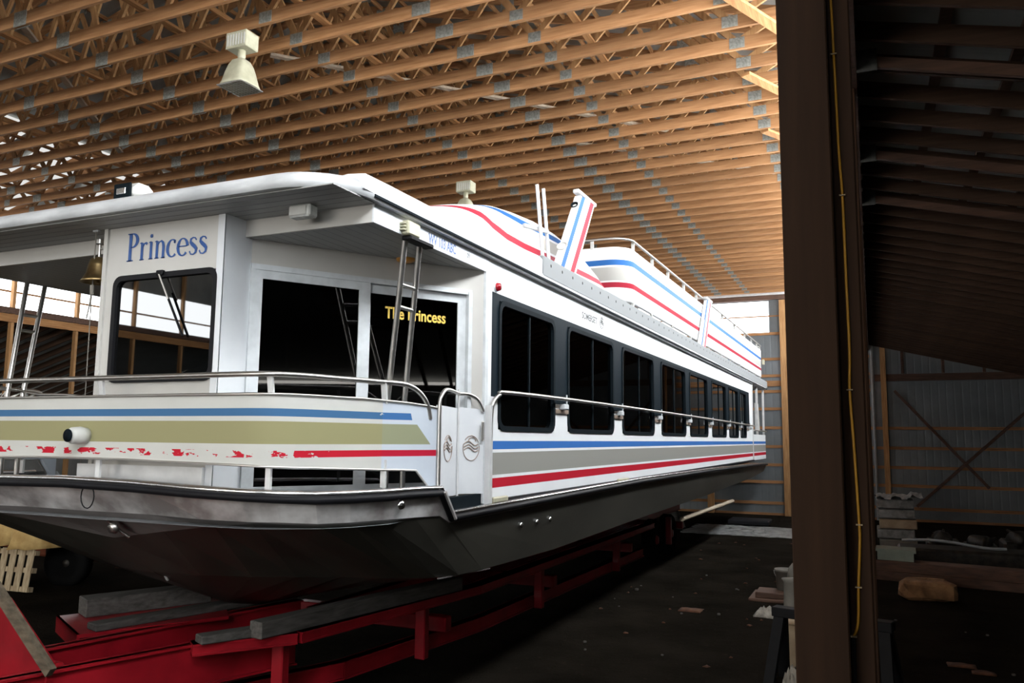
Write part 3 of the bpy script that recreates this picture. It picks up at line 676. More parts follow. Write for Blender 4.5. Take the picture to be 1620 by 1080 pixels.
# ---- boarding gate
G0, G1, G2 = Vector((-3.33,5.937,0)), Vector((-3.40,6.43,0)), Vector((-3.285,6.74,0))
def logo(mb, o, ux, r):
    uz = Vector((0,0,1)); P = lambda a, c: o+ux*a*r+uz*c*r*1.12
    mb.tube([P(math.cos(t), math.sin(t)) for t in [math.radians(x) for x in range(-200, 20, 10)]], .0035, 6)
    mb.tube([P(math.cos(t), math.sin(t)) for t in [math.radians(x) for x in range(30, 150, 10)]], .0035, 6)
    for k, dz in enumerate((.38, .12, -.12)):
        mb.tube([P(-.88+1.72*s/24, dz+.17*math.sin(2*math.pi*(s/24-.04))) for s in range(25)], .0045, 6)
    mb.tube([P(.1+.45*math.cos(math.radians(a)), .58+.28*math.sin(math.radians(a))) for a in range(-10, 200, 20)], .0045, 6)
for i, (A, Bq) in enumerate(((G0, G1), (G1, G2))):
    d = (Bq-A); ln = d.length; d.normalize(); nrm = Vector((d.y, -d.x, 0)); th = nrm*.02
    A2 = A+d*.008; B2 = Bq-d*.008
    b = MB(); b.prism([A2+Vector((0,0,2.10)), B2+Vector((0,0,2.09)), B2+Vector((0,0,2.86)), A2+Vector((0,0,2.87))], -th)
    gt = part(b, 'boarding_gate', 'gel', label=('left gate leaf', 'right gate leaf with oval latch')[i])
    b = MB()
    if i == 0: pts = [A2+Vector((0,0,1.98)), A2+Vector((0,0,2.6)), A2+Vector((0,0,2.88)), A2+d*.04+Vector((0,0,2.95)), A2+d*.12+Vector((0,0,3.0)), A2+d*.24+Vector((0,0,3.01)), B2+Vector((0,0,2.99))]
    else: pts = [A2+Vector((0,0,2.99)), A2+d*.1+Vector((0,0,2.99)), A2+d*.2+Vector((0,0,2.96)), A2+d*.26+Vector((0,0,2.90)), B2-d*.02+Vector((0,0,2.84))]
    b.tube(smooth_path([p+nrm*.012 for p in pts], 3), .017, 10); part(b, 'gate_hoop', 'steel', gt)
    b = MB(); mid = (A2+B2)/2+nrm*.004+Vector((0,0,2.505)); logo(b, mid, d, .10 if i else .10); part(b, 'wave_emblem', 'taupe', gt)
b = MB(); b.tube([G1+Vector((.012,-.012,2.08)), G1+Vector((.012,-.012,3.03))], .010, 8); part(b, 'gate_hinge', 'alu')
b = MB(); o_ = G2+Vector((.012,-.05,2.66)); b.bbox(o_+Vector((-.012,-.025,-.09)), o_+Vector((.008,.02,.09)), .008); part(b, 'gate_latch', 'steel')
b = MB(); b.box((-3.34,5.98,1.97),(-3.30,6.72,2.09)); part(b, 'gate_sill', 'darkfrm')
# ---- cabin side wall (starboard) with eight windows
WS = [(7.05,8.55),(9.0,10.85),(11.3,13.15),(13.67,15.65),(16.05,17.95),(18.47,20.4),(20.85,22.4),(22.75,23.9)]
Y0, Y1 = 6.75, 25.2; ZB, ZT = 2.68, 3.935
b = MB(); xo, xi = -3.29, -3.35
b.box((xi, Y0, ZT), (xo, Y1, 4.34)); b.box((xi, Y0, 2.0), (xo, Y1, ZB))
ys = [Y0]+[v for wv in WS for v in wv]+[Y1]
for i in range(0, len(ys), 2): b.box((xi, ys[i], ZB), (xo, ys[i+1], ZT))
cabin = part(b, 'cabin_side', 'side')
def rrect(y0, y1, z0, z1, r, fn, n=5):
    out = []
    for cy, cz, a in ((y1-r, z1-r, 0), (y0+r, z1-r, 90), (y0+r, z0+r, 180), (y1-r, z0+r, 270)):
        for k in range(n+1):
            t = math.radians(a+90*k/n); out.append(Vector(fn(cy+r*math.cos(t), cz+r*math.sin(t))))
    return out
def ring_frame(y0, y1, z0, z1, wd, r, fn0, fn1, mb):
    """rounded window frame: outer square corner filler + rounded inner edge"""
    def sqr(fn):
        out = []
        for cy, cz, a in ((y1, z1, 0), (y0, z1, 90), (y0, z0, 180), (y1, z0, 270)):
            for k in range(6): out.append(Vector(fn(cy, cz)))
        return out
    a = rrect(y0-wd*.4, y1+wd*.4, z0-wd*.4, z1+wd*.4, r, fn0); bq = rrect(y0+wd, y1-wd, z0+wd, z1-wd, max(r-wd*.6, .02), fn0)
    c = rrect(y0+wd, y1-wd, z0+wd, z1-wd, max(r-wd*.6, .02), fn1); d = rrect(y0-wd*.4, y1+wd*.4, z0-wd*.4, z1+wd*.4, r, fn1)
    mb.grid([a, bq, c, d, a], closed=True, smooth=False)
    return bq
for i, (a, c) in enumerate(WS):
    b = MB(); ring_frame(a, c, ZB, ZT, .035, .12, lambda y, z: (xo+.012, y, z), lambda y, z: (xo-.03, y, z), b)
    m_ = a+(c-a)*.54; b.box((xo-.03, m_-.012, ZB+.03), (xo-.012, m_+.012, ZT-.03))
    wf = part(b, 'window_frame', 'darkfrm', cabin)
    # wall-coloured corner fillets behind the rounded frame
    b = MB(); b.prism(rrect(a+.01, c-.01, ZB+.01, ZT-.01, .10, lambda y, z: (xo-.026, y, z)), (-.006, 0, 0)); part(b, 'pane', 'glass', wf)
    b = MB()
    for (u0, u1) in ((a+.02, a+.02+(c-a)*.16), (m_+.12, m_+.12+(c-a)*.2)):
        rows = [[Vector((xo-.12+.02*math.sin(k*1.9), u0+(u1-u0)*k/16, z)) for k in range(17)] for z in (ZB-.05, ZT+.05)]
        b.grid(rows)
    part(b, 'curtain', 'curtain', wf)
for (x0, x1, y) in ((-8.07, -8.01, 0),):
    b = MB(); b.box((-8.07, 7.2, 3.935), (-8.01, Y1, 4.34)); b.box((-8.07, 7.2, 2.0), (-8.01, Y1, 2.68))
    for i in range(0, 9): b.box((-8.07, 7.2+i*2.0, 2.68), (-8.01, 7.2+i*2.0+.5, 3.935))
    b.box((-8.07, 23.7, 2.68), (-8.01, Y1, 3.935))
    pw = part(b, 'port_cabin_side', 'side')
    b = MB(); b.box((-8.03, 7.6, 2.68), (-8.025, 23.8, 3.935)); part(b, 'port_panes', 'dark', pw)
b = MB(); b.box((-8.02, Y1-.06, 2.0), (-3.35, Y1, 4.34)); part(b, 'aft_bulkhead', 'gel')
b = MB(); b.box((-8.0, 12.0, 2.0), (-3.5, 12.04, 4.3)); b.box((-7.9, 6.9, 1.97), (-3.36, Y1, 2.0)); b.box((-8.0, 7.3, 4.29), (-3.36, Y1, 4.3)); part(b, 'cabin_interior', 'dark')
# side grab rail with clamps
b = MB(); rp = [(-3.245,6.79,1.96),(-3.245,6.79,2.6),(-3.24,6.80,2.86),(-3.235,6.85,2.95),(-3.225,6.95,3.01),(-3.22,7.12,3.035)]
b.tube(smooth_path(rp+[(-3.22,9,3.05),(-3.22,13,3.055),(-3.22,18,3.05),(-3.22,25.1,3.03)], 4), .021, 10); rail = part(b, 'side_rail', 'steel')
b = MB(); b.box((-3.285,6.75,1.98),(-3.225,6.80,2.9)); part(b, 'corner_post', 'alu')
for i in range(len(WS)):
    y = (WS[i][1]+(WS[i+1][0] if i+1 < len(WS) else 24.4))/2
    b = MB(); b.bbox((-3.285, y-.07, 2.93), (-3.215, y+.07, 2.995), .01); b.tube([(-3.22, y, 2.99), (-3.22, y, 3.10)], .01, 6); part(b, 'rail_clamp', 'frame', rail)
    b = MB(); b.box((-3.288, y-.2, 2.885), (-3.27, y+.2, 2.93)); part(b, 'rail_strip', 'taupe', rail)  # thin brown strip on the pier below each rail clamp
# side gutter strips below the wall
b = MB(); b.box((-3.30, 6.85, 1.99), (-3.25, 25.2, 2.025)); part(b, 'wall_foot', 'rubber')
b = MB(); b.bbox((-3.26, 6.83, 2.0), (-3.215, 7.15, 2.05), .01); b.bbox((-3.26, 10.9, 2.01), (-3.22, 11.4, 2.05), .01); part(b, 'fender_cleat', 'ivory')
# ---- pilothouse front and angled door wall
PH0, PH1, PY = -5.76, -4.50, 4.62
b = MB(); wx0, wx1, wz0, wz1 = -5.655, -4.555, 3.02, 3.875
b.box((PH0, PY, 2.0), (PH1, PY+.05, wz0)); b.box((PH0, PY, wz1), (PH1, PY+.05, 4.33)); b.box((PH0, PY, wz0), (wx0, PY+.05, wz1)); b.box((wx1, PY, wz0), (PH1, PY+.05, wz1))
ph = part(b, 'pilothouse_front', 'cream')
b = MB(); b.box((PH0-.04, PY-.02, 2.0), (PH0, 7.2, 4.33)); b.box((PH0-.04, 7.2, 2.0), (-8.02, 7.24, 4.33)); part(b, 'port_bulkhead', 'cream')
b = MB(); b.box((PH1, PY-.008, 2.0), (PH1+.008, PY+.30, 4.33)); b.box((PH1-.06, PY-.012, 2.0), (PH1+.008, PY, 4.33)); part(b, 'pilothouse_corner', 'gel')
b = MB(); ring_frame(wx0, wx1, wz0, wz1, .03, .085, lambda x, z: (x, PY-.014, z), lambda x, z: (x, PY+.03, z), b); fw = part(b, 'windshield_frame', 'rubber', ph)
b = MB(); b.prism(rrect(wx0+.005, wx1-.005, wz0+.005, wz1-.005, .08, lambda x, z: (x, PY+.012, z)), (0, .006, 0)); part(b, 'windshield', 'glassw', fw)
b = MB(); b.bar((-5.14, PY-.03, 3.875), (-5.02, PY-.03, 3.66), .010, .014); part(b, 'wiper_arm', 'steel', fw); b = MB(); b.bar((-5.06, PY-.022, 3.72), (-4.86, PY-.016, 3.36), .016, .012); b.bbox((-5.17, PY-.035, 3.86), (-5.10, PY-.0, 3.90), .006); part(b, 'wiper_blade', 'rubber', fw)
b = MB(); b.lathe([(0, 0), (.12, .0), (.15, .01), (.15, .03), (.12, .03), (.1, .02)], (-4.75, 5.0, 2.98), 20, (0, -1, .4)); part(b, 'helm_wheel', 'darkfrm', ph)
b = MB(); b.box((-5.70, 5.4, 2.0), (-4.5, 5.44, 4.3)); part(b, 'helm_backdrop', 'dark', ph)
# lettering: Princess in a serif hand
def glyphs(mb, word, o, ux, uz, h):
    un = Vector(ux).cross(Vector(uz)).normalized(); ux = Vector(ux); uz = Vector(uz); o = Vector(o); cx = 0
    def stroke(pts, ws):
        L_, R_ = [], []
        for i, (a, c) in enumerate(pts):
            p0 = pts[max(i-1, 0)]; p1 = pts[min(i+1, len(pts)-1)]; dx, dz = p1[0]-p0[0], p1[1]-p0[1]; l = math.hypot(dx, dz) or 1
            nx_, nz_ = -dz/l, dx/l; w_ = 1.22*(ws[i] if isinstance(ws, (list, tuple)) else ws)
            L_.append((a+nx_*w_/2, c+nz_*w_/2)); R_.append((a-nx_*w_/2, c-nz_*w_/2))
        P = lambda q: o+ux*((q[0]+cx)*h)+uz*(q[1]*h)
        mb.add([P(q) for q in L_]+[P(q) for q in R_], [(i, i+1, len(L_)+i+1, len(L_)+i) for i in range(len(L_)-1)])
    def bowl(x, z, rx, rz, a0, a1, wm, n=14, thin=.035):
        pts, ws = [], []
        for i in range(n+1):
            t = math.radians(a0+(a1-a0)*i/n); pts.append((x+rx*math.cos(t), z+rz*math.sin(t))); ws.append(thin+(wm-thin)*abs(math.cos(t))**1.5)
        stroke(pts, ws)
    for ch in word:
        if ch == 'P':
            stroke([(.16, 0), (.16, 1)], .12); stroke([(.02, .015), (.32, .015)], .035); stroke([(.02, .985), (.2, .985)], .035)
            bowl(.24, .74, .24, .245, 90, -90, .12); stroke([(.16, .985), (.24, .985)], .035); stroke([(.16, .497), (.24, .497)], .035); adv = .60
        elif ch == 'r':
            stroke([(.12, 0), (.12, .62)], .10); stroke([(.02, .015), (.24, .015)], .03); stroke([(.02, .60), (.12, .63)], .035)
            stroke([(.15, .46), (.22, .58), (.30, .60), (.35, .55)], [.03, .05, .07, .09]); adv = .42
        elif ch == 'i':
            stroke([(.12, 0), (.12, .62)], .10); stroke([(.02, .015), (.22, .015)], .03); stroke([(.02, .60), (.12, .63)], .035)
            bowl(.12, .83, .03, .03, 0, 360, .07, 10, .06); adv = .28
        elif ch == 'n':
            stroke([(.12, 0), (.12, .62)], .10); stroke([(.02, .015), (.22, .015)], .03); stroke([(.02, .60), (.12, .63)], .035)
            stroke([(.14, .46), (.22, .58), (.31, .61), (.38, .55), (.41, .42), (.41, 0)], [.03, .04, .06, .09, .10, .10]); stroke([(.32, .015), (.50, .015)], .03); adv = .55
        elif ch == 'c':
            bowl(.26, .31, .21, .30, 50, 315, .11); bowl(.37, .52, .02, .02, 0, 360, .06, 8, .05); adv = .47
        elif ch == 'e':
            bowl(.26, .31, .21, .30, 5, 320, .11); stroke([(.07, .34), (.46, .34)], .035); adv = .50
        else:
            stroke([(.36, .50), (.30, .585), (.20, .60), (.11, .55), (.10, .45), (.18, .37), (.28, .29), (.36, .20), (.34, .08), (.24, .015), (.13, .03), (.07, .14)],
                   [.05, .04, .04, .07, .09, .11, .11, .10, .07, .04, .04, .05]); adv = .43
        cx += adv
    return cx*h
b = MB(); glyphs(b, 'Princess', (-5.545, PY-.004, 4.005), (1.0, 0, -.004), (0, 0, 1), .232)
for v in b.v: v.x = -5.545+(v.x+5.545)*1.03
b.smooth = False; part(b, 'name_lettering', 'bluel', ph, label='blue serif name lettering')
# angled door wall from A to C
A_ = Vector((-4.50, 4.90, 0)); C_ = Vector((-3.30, 6.75, 0)); dd = (C_-A_); DL = dd.length; dd.normalize(); dn = Vector((dd.y, -dd.x, 0))
def dw(mb, s0, s1, z0, z1, o0, o1, ch=0):
    p = [A_+dd*s0+dn*o0, A_+dd*s1+dn*o0, A_+dd*s1+dn*o1, A_+dd*s0+dn*o1]
    mb.prism([q+Vector((0, 0, z0)) for q in p], (0, 0, z1-z0))
b = MB(); dw(b, -.02, .02, 2.0, 4.17, -.05, 0); dw(b, .02, 2.02, 3.94, 4.17, -.05, 0); dw(b, 2.02, DL, 2.0, 4.17, -.05, 0); dw(b, .02, 2.02, 2.0, 2.12, -.05, 0)
dwall = part(b, 'door_wall', 'cream')
b = MB(); dw(b, .01, .045, 2.1, 3.94, -.03, .035); dw(b, .01, 2.04, 3.92, 3.965, -.03, .04); dw(b, 2.0, 2.04, 2.1, 3.94, -.03, .05); part(b, 'door_casing', 'frame', dwall)
def sdoor(s0, s1, o, zt_d, lw, rw, label):
    b = MB(); dw(b, s0, s0+lw, 2.12, zt_d, o, o+.03); dw(b, s1-rw, s1, 2.12, zt_d, o, o+.03); dw(b, s0+lw, s1-rw, zt_d-.075, zt_d, o, o+.03); dw(b, s0+lw, s1-rw, 2.12, 2.2, o, o+.03)
    fr = part(b, 'sliding_door', 'frame', dwall, label)
    b = MB(); dw(b, s0+lw, s1-rw, 2.2, zt_d-.075, o+.012, o+.018); part(b, 'door_glass', 'glassf', fr); return fr
sdoor(.045, 1.03, .0, 3.925, .06, .10, 'left sliding door')
d2 = sdoor(.99, 2.0, -.035, 3.915, .06, .085, 'right sliding door with gold name')
tb = text_mb('The Princess', .105, A_+dd*1.19-dn*.012+Vector((0, 0, 3.635)), dd, (0, 0, 1), .002, True, .80)
b = MB(); b.v = tb.v; b.f = tb.f; b.mi = tb.mi; b.sm = tb.sm; part(b, 'door_lettering', 'gold', d2, label='gold name lettering')
b = MB()
for q in (.55, .75): b.box((A_.x+.1+q, 5.9+q, 2.0), (A_.x+.16+q, 5.93+q, 3.9))
b.box((-5.7, 7.26, 2.0), (-3.4, 7.3, 4.25)); part(b, 'salon_backdrop', 'dark', dwall)
# soffits, beams, fascia
b = MB(); b.prism([(-3.30, 4.86, 4.168), (-3.30, 6.75, 4.168), (-4.50, 4.88, 4.168)], (0, 0, .012)); part(b, 'soffit', 'soffit')
b = MB(); b.box((-8.06, 4.86, 4.168), (PH0, 7.2, 4.18)); part(b, 'soffit', 'soffit')
b = MB(); b.box((-8.11, 4.32, 4.298), (-3.27, 4.86, 4.306)); part(b, 'overhang_lining', 'lining')
b = MB(); b.box((-4.50, 4.835, 4.165), (-3.30, 4.86, 4.31)); part(b, 'front_beam', 'cream')
b = MB(); b.box((-8.06, 4.835, 4.165), (PH0, 4.86, 4.31)); part(b, 'front_beam', 'cream')
b = MB(); b.box((-3.30, 4.835, 4.165), (-3.285, 6.75, 4.34)); part(b, 'side_fascia', 'gel')
b = MB(); b.box((-8.075, 4.835, 4.165), (-8.06, 7.2, 4.34)); part(b, 'side_fascia', 'gel')
b = MB(); b.box((-3.315, 6.735, 2.0), (-3.284, 6.80, 4.30)); part(b, 'corner_trim', 'frame')
# writing on the fascia
for (txt, y, z, h, mt, nm, bd, xs) in (('WV 103 ABC', 5.64, 4.197, .085, 'bluel', 'registration_lettering', True, .72), ('09', 6.33, 4.215, .05, 'greyl', 'registration_sticker', False, .9), ('SOMERSET', 9.52, 4.115, .085, 'greyl', 'maker_lettering', True, 1.1)):
    tb = text_mb(txt, h, (-3.2845 if y < 7 else -3.2895, y, z), (0, 1, 0), (0, 0, 1), .001, bd, xs)
    b = MB(); b.v = tb.v; b.f = tb.f; b.mi = tb.mi; b.sm = tb.sm; part(b, nm, mt)
b = MB(); logo(b, Vector((-3.288, 10.33, 4.16)), Vector((0, 1, 0)), .07); part(b, 'maker_emblem', 'greyl')
# ---- roof slab
def outline(x0, x1, y0, y1, r, z, n=8):
    out = []
    for cx_, cy_, a in ((x1-r, y0+r, -90), (x1-r, y1-r, 0), (x0+r, y1-r, 90), (x0+r, y0+r, 180)):
        for k in range(n+1):
            t = math.radians(a+90*k/n); out.append(Vector((cx_+r*math.cos(t), cy_+r*math.sin(t), z)))
    return out
b = MB(); rr = [outline(-8.12, -3.24, 4.27, 28.75, .5, 4.308), outline(-8.135, -3.225, 4.25, 28.77, .5, 4.33), outline(-8.135, -3.225, 4.25, 28.77, .5, 4.385), outline(-8.10, -3.26, 4.30, 28.72, .48, 4.425), outline(-7.9, -3.5, 4.6, 28.4, .4, 4.44)]
b.grid(rr, closed=True); b.add(rr[-1], [tuple(range(len(rr[-1])))], smooth=False); b.add(rr[0], [tuple(range(len(rr[0])))[::-1]], smooth=False)
roof = part(b, 'roof', 'gel2')
b = MB(); b.box((-3.235, 4.75, 4.326), (-3.219, 28.6, 4.346)); part(b, 'drip_edge', 'darkfrm', roof)
b = MB(); rr = [[Vector((-3.225, y, 4.35)), Vector((-3.22, y, 4.42+dz)), Vector((-3.25, y, 4.455+dz)), Vector((-3.4, y, 4.47+dz)), Vector((-3.7, y, 4.44))] for y, dz in ((4.62, 0), (4.66, .02), (4.9, .025), (5.6, .03), (7.0, .08), (8.0, .12))]
b.grid(rr); b.prism(rr[0], (0, .001, 0)); part(b, 'roof_side_moulding', 'gel', roof)
b = MB(); b.bbox((-3.30, 8.03, 4.37), (-3.22, 28.7, 4.60), .01); part(b, 'roof_channel', 'channel', roof)
# lights on the roof and under it
b = MB(); b.bbox((-5.50, 4.42, 4.45), (-5.24, 4.62, 4.60), .05); b.lathe([(.07, 4.42), (.05, 4.46)], (-5.36, 4.5, 0), 14); sl = part(b, 'roof_spotlight', 'whitep', roof)
b = MB(); b.bbox((-5.49, 4.405, 4.46), (-5.30, 4.425, 4.59), .008); part(b, 'spotlight_lens', 'darkfrm', sl)
b = MB(); b.bbox((-5.45, 4.398, 4.50), (-5.35, 4.406, 4.55), .004); part(b, 'lamp_reflector', 'chrome', sl)
b = MB(); b.lathe([(.09, 4.425), (.07, 4.46), (0, 4.48)], (-4.72, 4.5, 0), 18); part(b, 'roof_vent_cap', 'gel', roof)
b = MB(); b.bbox((-3.90, 4.62, 4.205), (-3.70, 4.72, 4.297), .012); dl = part(b, 'courtesy_light', 'lens')
b = MB(); b.bbox((-3.885, 4.612, 4.215), (-3.73, 4.622, 4.285), .004); part(b, 'light_lens', 'whitep', dl)
b = MB(); b.lathe([(.09, 4.168), (.085, 4.15), (.05, 4.135), (0, 4.13)], (-3.72, 6.0, 0), 20); part(b, 'soffit_lamp', 'amber')
b = MB(); b.bbox((-3.29, 5.22, 4.165), (-3.22, 5.40, 4.275), .01)
for z in (4.19, 4.215, 4.24): b.bbox((-3.31, 5.19, z), (-3.24, 5.23, z+.015), .004)
part(b, 'horn_box', 'ivory')
b = MB(); b.bbox((-3.31, 5.26, 4.13), (-3.22, 5.62, 4.165), .008); part(b, 'ladder_bracket', 'steelb')
b = MB(); b.lathe([(.038, 0), (.042, .02), (.035, .05), (0, .06)], (-3.29, 6.96, 4.055), 14, (1, 0, 0)); part(b, 'navigation_light', 'redlens')
b = MB(); b.lathe([(.045, 0), (.045, .015), (0, .016)], (-3.29, 6.96, 4.055), 14, (1, 0, 0)); part(b, 'navigation_light_base', 'gel')
# ---- boarding ladders up to the roof
def ladder(p):
    b = MB(); (t0, b0), (t1, b1) = p
    foot = lambda q: (q[0], q[1], 1.97)
    lad = MB(); lad.tube([t0, b0, foot(b0)], .024, 10); lr_ = part(lad, 'ladder', 'steel')
    b = MB(); b.tube([t1, b1, foot(b1)], .024, 10); part(b, 'ladder_stile', 'steel', lr_)
    t0, b0, t1, b1 = map(Vector, (t0, b0, t1, b1)); H_ = t0.z-b0.z
    for z in (3.81, 3.64):
        f = (t0.z-z)/H_; b = MB(); b.tube([t0.lerp(b0, f), t1.lerp(b1, f)], .018, 8); part(b, 'rung', 'steel', lr_)
ladder((((-3.30, 5.30, 4.14), (-3.65, 5.66, 2.93)), ((-3.30, 5.52, 4.14), (-3.65, 5.92, 2.93))))
ladder((((-8.04, 5.50, 4.17), (-7.75, 5.19, 2.97)), ((-8.04, 5.70, 4.17), (-7.75, 5.35, 2.97))))
# ---- fairing on the roof
def fsec(y, w, h):
    out = []; N = 26
    for k in range(N+1):
        t = math.pi*k/N; c, s_ = math.cos(t), math.sin(t); p = 8.0
        out.append(Vector((CX+w*math.copysign(abs(c)**(2/p), c), y, 4.44+h*abs(s_)**(2/p))))
    return out
prof = [(5.5, 1.98, .05), (5.9, 2.06, .16), (6.3, 2.12, .30), (6.8, 2.15, .47), (7.2, 2.13, .60), (7.6, 2.05, .72), (8.1, 1.99, .86), (8.6, 1.99, .93), (9.1, 2.03, .96), (9.6, 2.06, .95), (10.1, 2.09, .89), (10.6, 2.12, .79), (11.0, 2.14, .66), (11.3, 2.15, .52)]
b = MB(); rows = [fsec(*q) for q in prof]; b.grid(rows); b.add(rows[-1], [tuple(range(len(rows[-1])))], smooth=False); b.add(rows[0], [tuple(range(len(rows[0])))[::-1]], smooth=False)
fair = part(b, 'roof_fairing', 'fair')
# ---- flybridge
FX = -3.40
def flyring(z, ins=0): return outline(2*CX-FX+ins, FX-ins, 12.05+ins, 29.0-ins, .35, z)
b = MB(); rr = [flyring(4.76, .02), flyring(4.78), flyring(5.60), flyring(5.64, .02), flyring(5.64, .06), flyring(4.76, .06), flyring(4.76, .02)]
# the panel climbs a little towards the stern
for r_ in rr:
    for v in r_:
        if v.z > 5: v.z += max(0, min(1, (v.y-12.5)/6))*.07
b.grid(rr, closed=True); fly = part(b, 'flybridge_panel', 'fly')
b = MB(); r_ = outline(2*CX-FX, FX, 12.05, 29.0, .35, 5.77)
for v in r_: v.z += max(0, min(1, (v.y-12.5)/6))*.07
b.tube(r_, .02, 8, closed=True); fr_ = part(b, 'flybridge_rail', 'steel')
for (x, y) in [(FX-.03, v) for v in (12.45, 13.7, 14.9, 16.3, 17.6, 19.2, 21, 23, 25, 26.5, 27.8, 28.6)]+[(-4.0, 12.07), (-5.0, 12.07), (-6, 12.07), (-7, 12.07)]:
    dz = max(0, min(1, (y-12.5)/6))*.07
    b = MB(); b.bar((x, y, 5.58+dz), (x, y, 5.77+dz), .05, .025, (0, 1, 0)); part(b, 'rail_stanchion', 'whitep', fr_)
for y in (12.4, 13.6, 15.2, 16.9, 19.0, 20.6, 22.2, 23.8, 25.4, 27.0, 28.4):
    b = MB(); b.bar((FX-.03, y, 4.43), (FX-.03, y, 4.80), .05, .03, (0, 1, 0)); part(b, 'panel_leg', 'whitep', fly)
b = MB(); b.bar((-3.8, 15.0, 4.45), (-3.75, 13.4, 4.72), .02, .02); b.tube([(-3.7, 17.2, 4.46), (-3.7, 15.2, 4.62), (-3.7, 14.0, 4.7)], .015, 6); part(b, 'under_rail', 'steelb', fly)
b = MB(); b.bbox((-3.41, 28.98, 5.22), (-3.33, 29.12, 5.40), .01); part(b, 'stern_light', 'ivory', fly)
# ---- raked fins (arch legs) at the roof edge
def fin(y0, lean, h, wd, th, label, hole=True):
    fo = (-3.30, y0, 4.56)
    b = MB(); X0, X1 = -3.30-th, -3.30+.0
    def pr(x): return [Vector((x, y0, 4.56)), Vector((x, y0+wd, 4.56)), Vector((x, y0+wd+lean, 4.56+h)), Vector((x, y0+lean, 4.56+h-.04))]
    b.prism(pr(X0), (th, 0, 0))
    b.mi = [0]*len(b.f)
    o = b.build('raked_fin', 'fin', boat, off=fo); o['label'] = label
    b = MB()
    tp = Vector((X0+th/2, y0+lean+wd/2, 4.56+h)); b.bbox(tp+Vector((-th*.56, -wd*.62, -.02)), tp+Vector((th*.56, wd*.62, .035)), .012); part(b, 'fin_cap', 'alu', o)
    if hole:
        for f, r0 in ((.84, .05), (.30, .07)):
            c = Vector((X0+th*.5, y0+lean*f+.0, 4.56+h*f)); nv = Vector((0, -h, lean)).normalized()
            b = MB(); b.lathe([(r0*.55, -.02), (r0*.8, .003), (r0, .004), (r0, -.004)], c, 18, nv); part(b, 'fin_opening', 'whitep' if f < .5 else 'darkfrm', o)
    return o
fin(8.68, .82, 1.18, .58, .08, 'near raked fin with blue and red stripe')
fin(17.32, .95, 1.24, .55, .08, 'far raked fin with blue and red stripe', False)
for (y, x, h) in ((8.17, -3.30, .92), (8.36, -3.30, .93)):
    b = MB(); b.tube([(x, y+.06, 4.5), (x-.02, y-.10, 4.5+h)], .020, 10); part(b, 'roof_pole', 'gel')
b = MB(); b.bbox((-3.42, 8.1, 4.44), (-3.28, 8.7, 4.60), .02); b.bar((-3.45, 8.0, 4.95), (-3.28, 8.3, 4.93), .04, .04); part(b, 'pole_bracket', 'gel2')
# ---- stern porch
b = MB(); b.box((-3.35, 25.45, 2.0), (-3.29, 28.4, 2.78)); part(b, 'stern_panel', 'stern')
b = MB(); b.box((-3.36, 25.2, 2.0), (-3.27, 25.27, 4.3)); part(b, 'stern_post', 'alu'); 
for y in (26.6, 28.25):
    b = MB(); b.box((-3.36, y, 2.0), (-3.30, y+.08, 4.3)); part(b, 'stern_post', 'alu')
b = MB(); b.prism([(-3.4, 26.9, 2.9), (-3.4, 27.9, 2.9), (-3.4, 27.6, 3.8), (-3.4, 26.9, 3.8)], (-.04, 0, 0)); part(b, 'folded_table', 'whitep')
b = MB(); b.tube([(-3.26, 25.3, 2.9), (-3.26, 28.4, 2.9)], .02, 8); part(b, 'stern_rail', 'steel')
# ---- things lying behind the bow panel, seen through the gaps
b = MB(); b.box((-5.9, 4.58, 2.0), (-4.56, 4.61, 2.36)); part(b, 'step_box', 'alu')

# ================================================================== THINGS ON AND ABOUT THE BOAT
bell = empty('ship_bell', (-5.92, 4.66, 4.08), 'brass ship bell hanging with its long cord left of the boat windshield', 'bell')
b = MB(); b.lathe([(0, .0), (.04, -.0), (.066, -.02), (.08, -.07), (.092, -.14), (.118, -.19), (.140, -.215), (.132, -.215), (.085, -.15), (.06, -.04), (0, -.02)], (-5.92, 4.66, 4.08), 26); child(b, 'bell_body', 'brass', bell)
b = MB(); b.tube([(-5.92, 4.66, 4.08), (-5.92, 4.66, 4.20)], .012, 8); b.bbox((-5.95, 4.63, 4.19), (-5.89, 4.69, 4.24), .008); b.tube([(-5.90, 4.66, 4.155), (-5.83, 4.66, 4.14), (-5.79, 4.66, 4.15)], .010, 6); child(b, 'bell_bracket', 'steel', bell)
b = MB(); b.tube([(-5.92, 4.66, 3.99), (-5.92, 4.66, 3.86)], [.010, .018], 8); child(b, 'clapper', 'brass', bell)
b = MB(); b.tube([(-5.90, 4.60, 4.30), (-5.90, 4.60, 3.80), (-5.905, 4.6, 3.70), (-5.90, 4.6, 3.60)], .0055, 6); b.tube([(-5.905, 4.6, 3.80), (-5.92, 4.6, 3.66), (-5.945, 4.6, 3.55)], .006, 6)
b.tube([(-5.90, 4.6, 3.62), (-5.89, 4.6, 2.8), (-5.88, 4.6, 2.05)], .0045, 6)
b.tube([(-5.905, 4.6, 3.83), (-5.90, 4.6, 3.75)], .016, 8); child(b, 'bell_cord', 'rope', bell)
b = MB(); b.bbox((-5.93, 4.585, 4.285), (-5.865, 4.615, 4.33), .006); child(b, 'cord_hook', 'frame', bell)
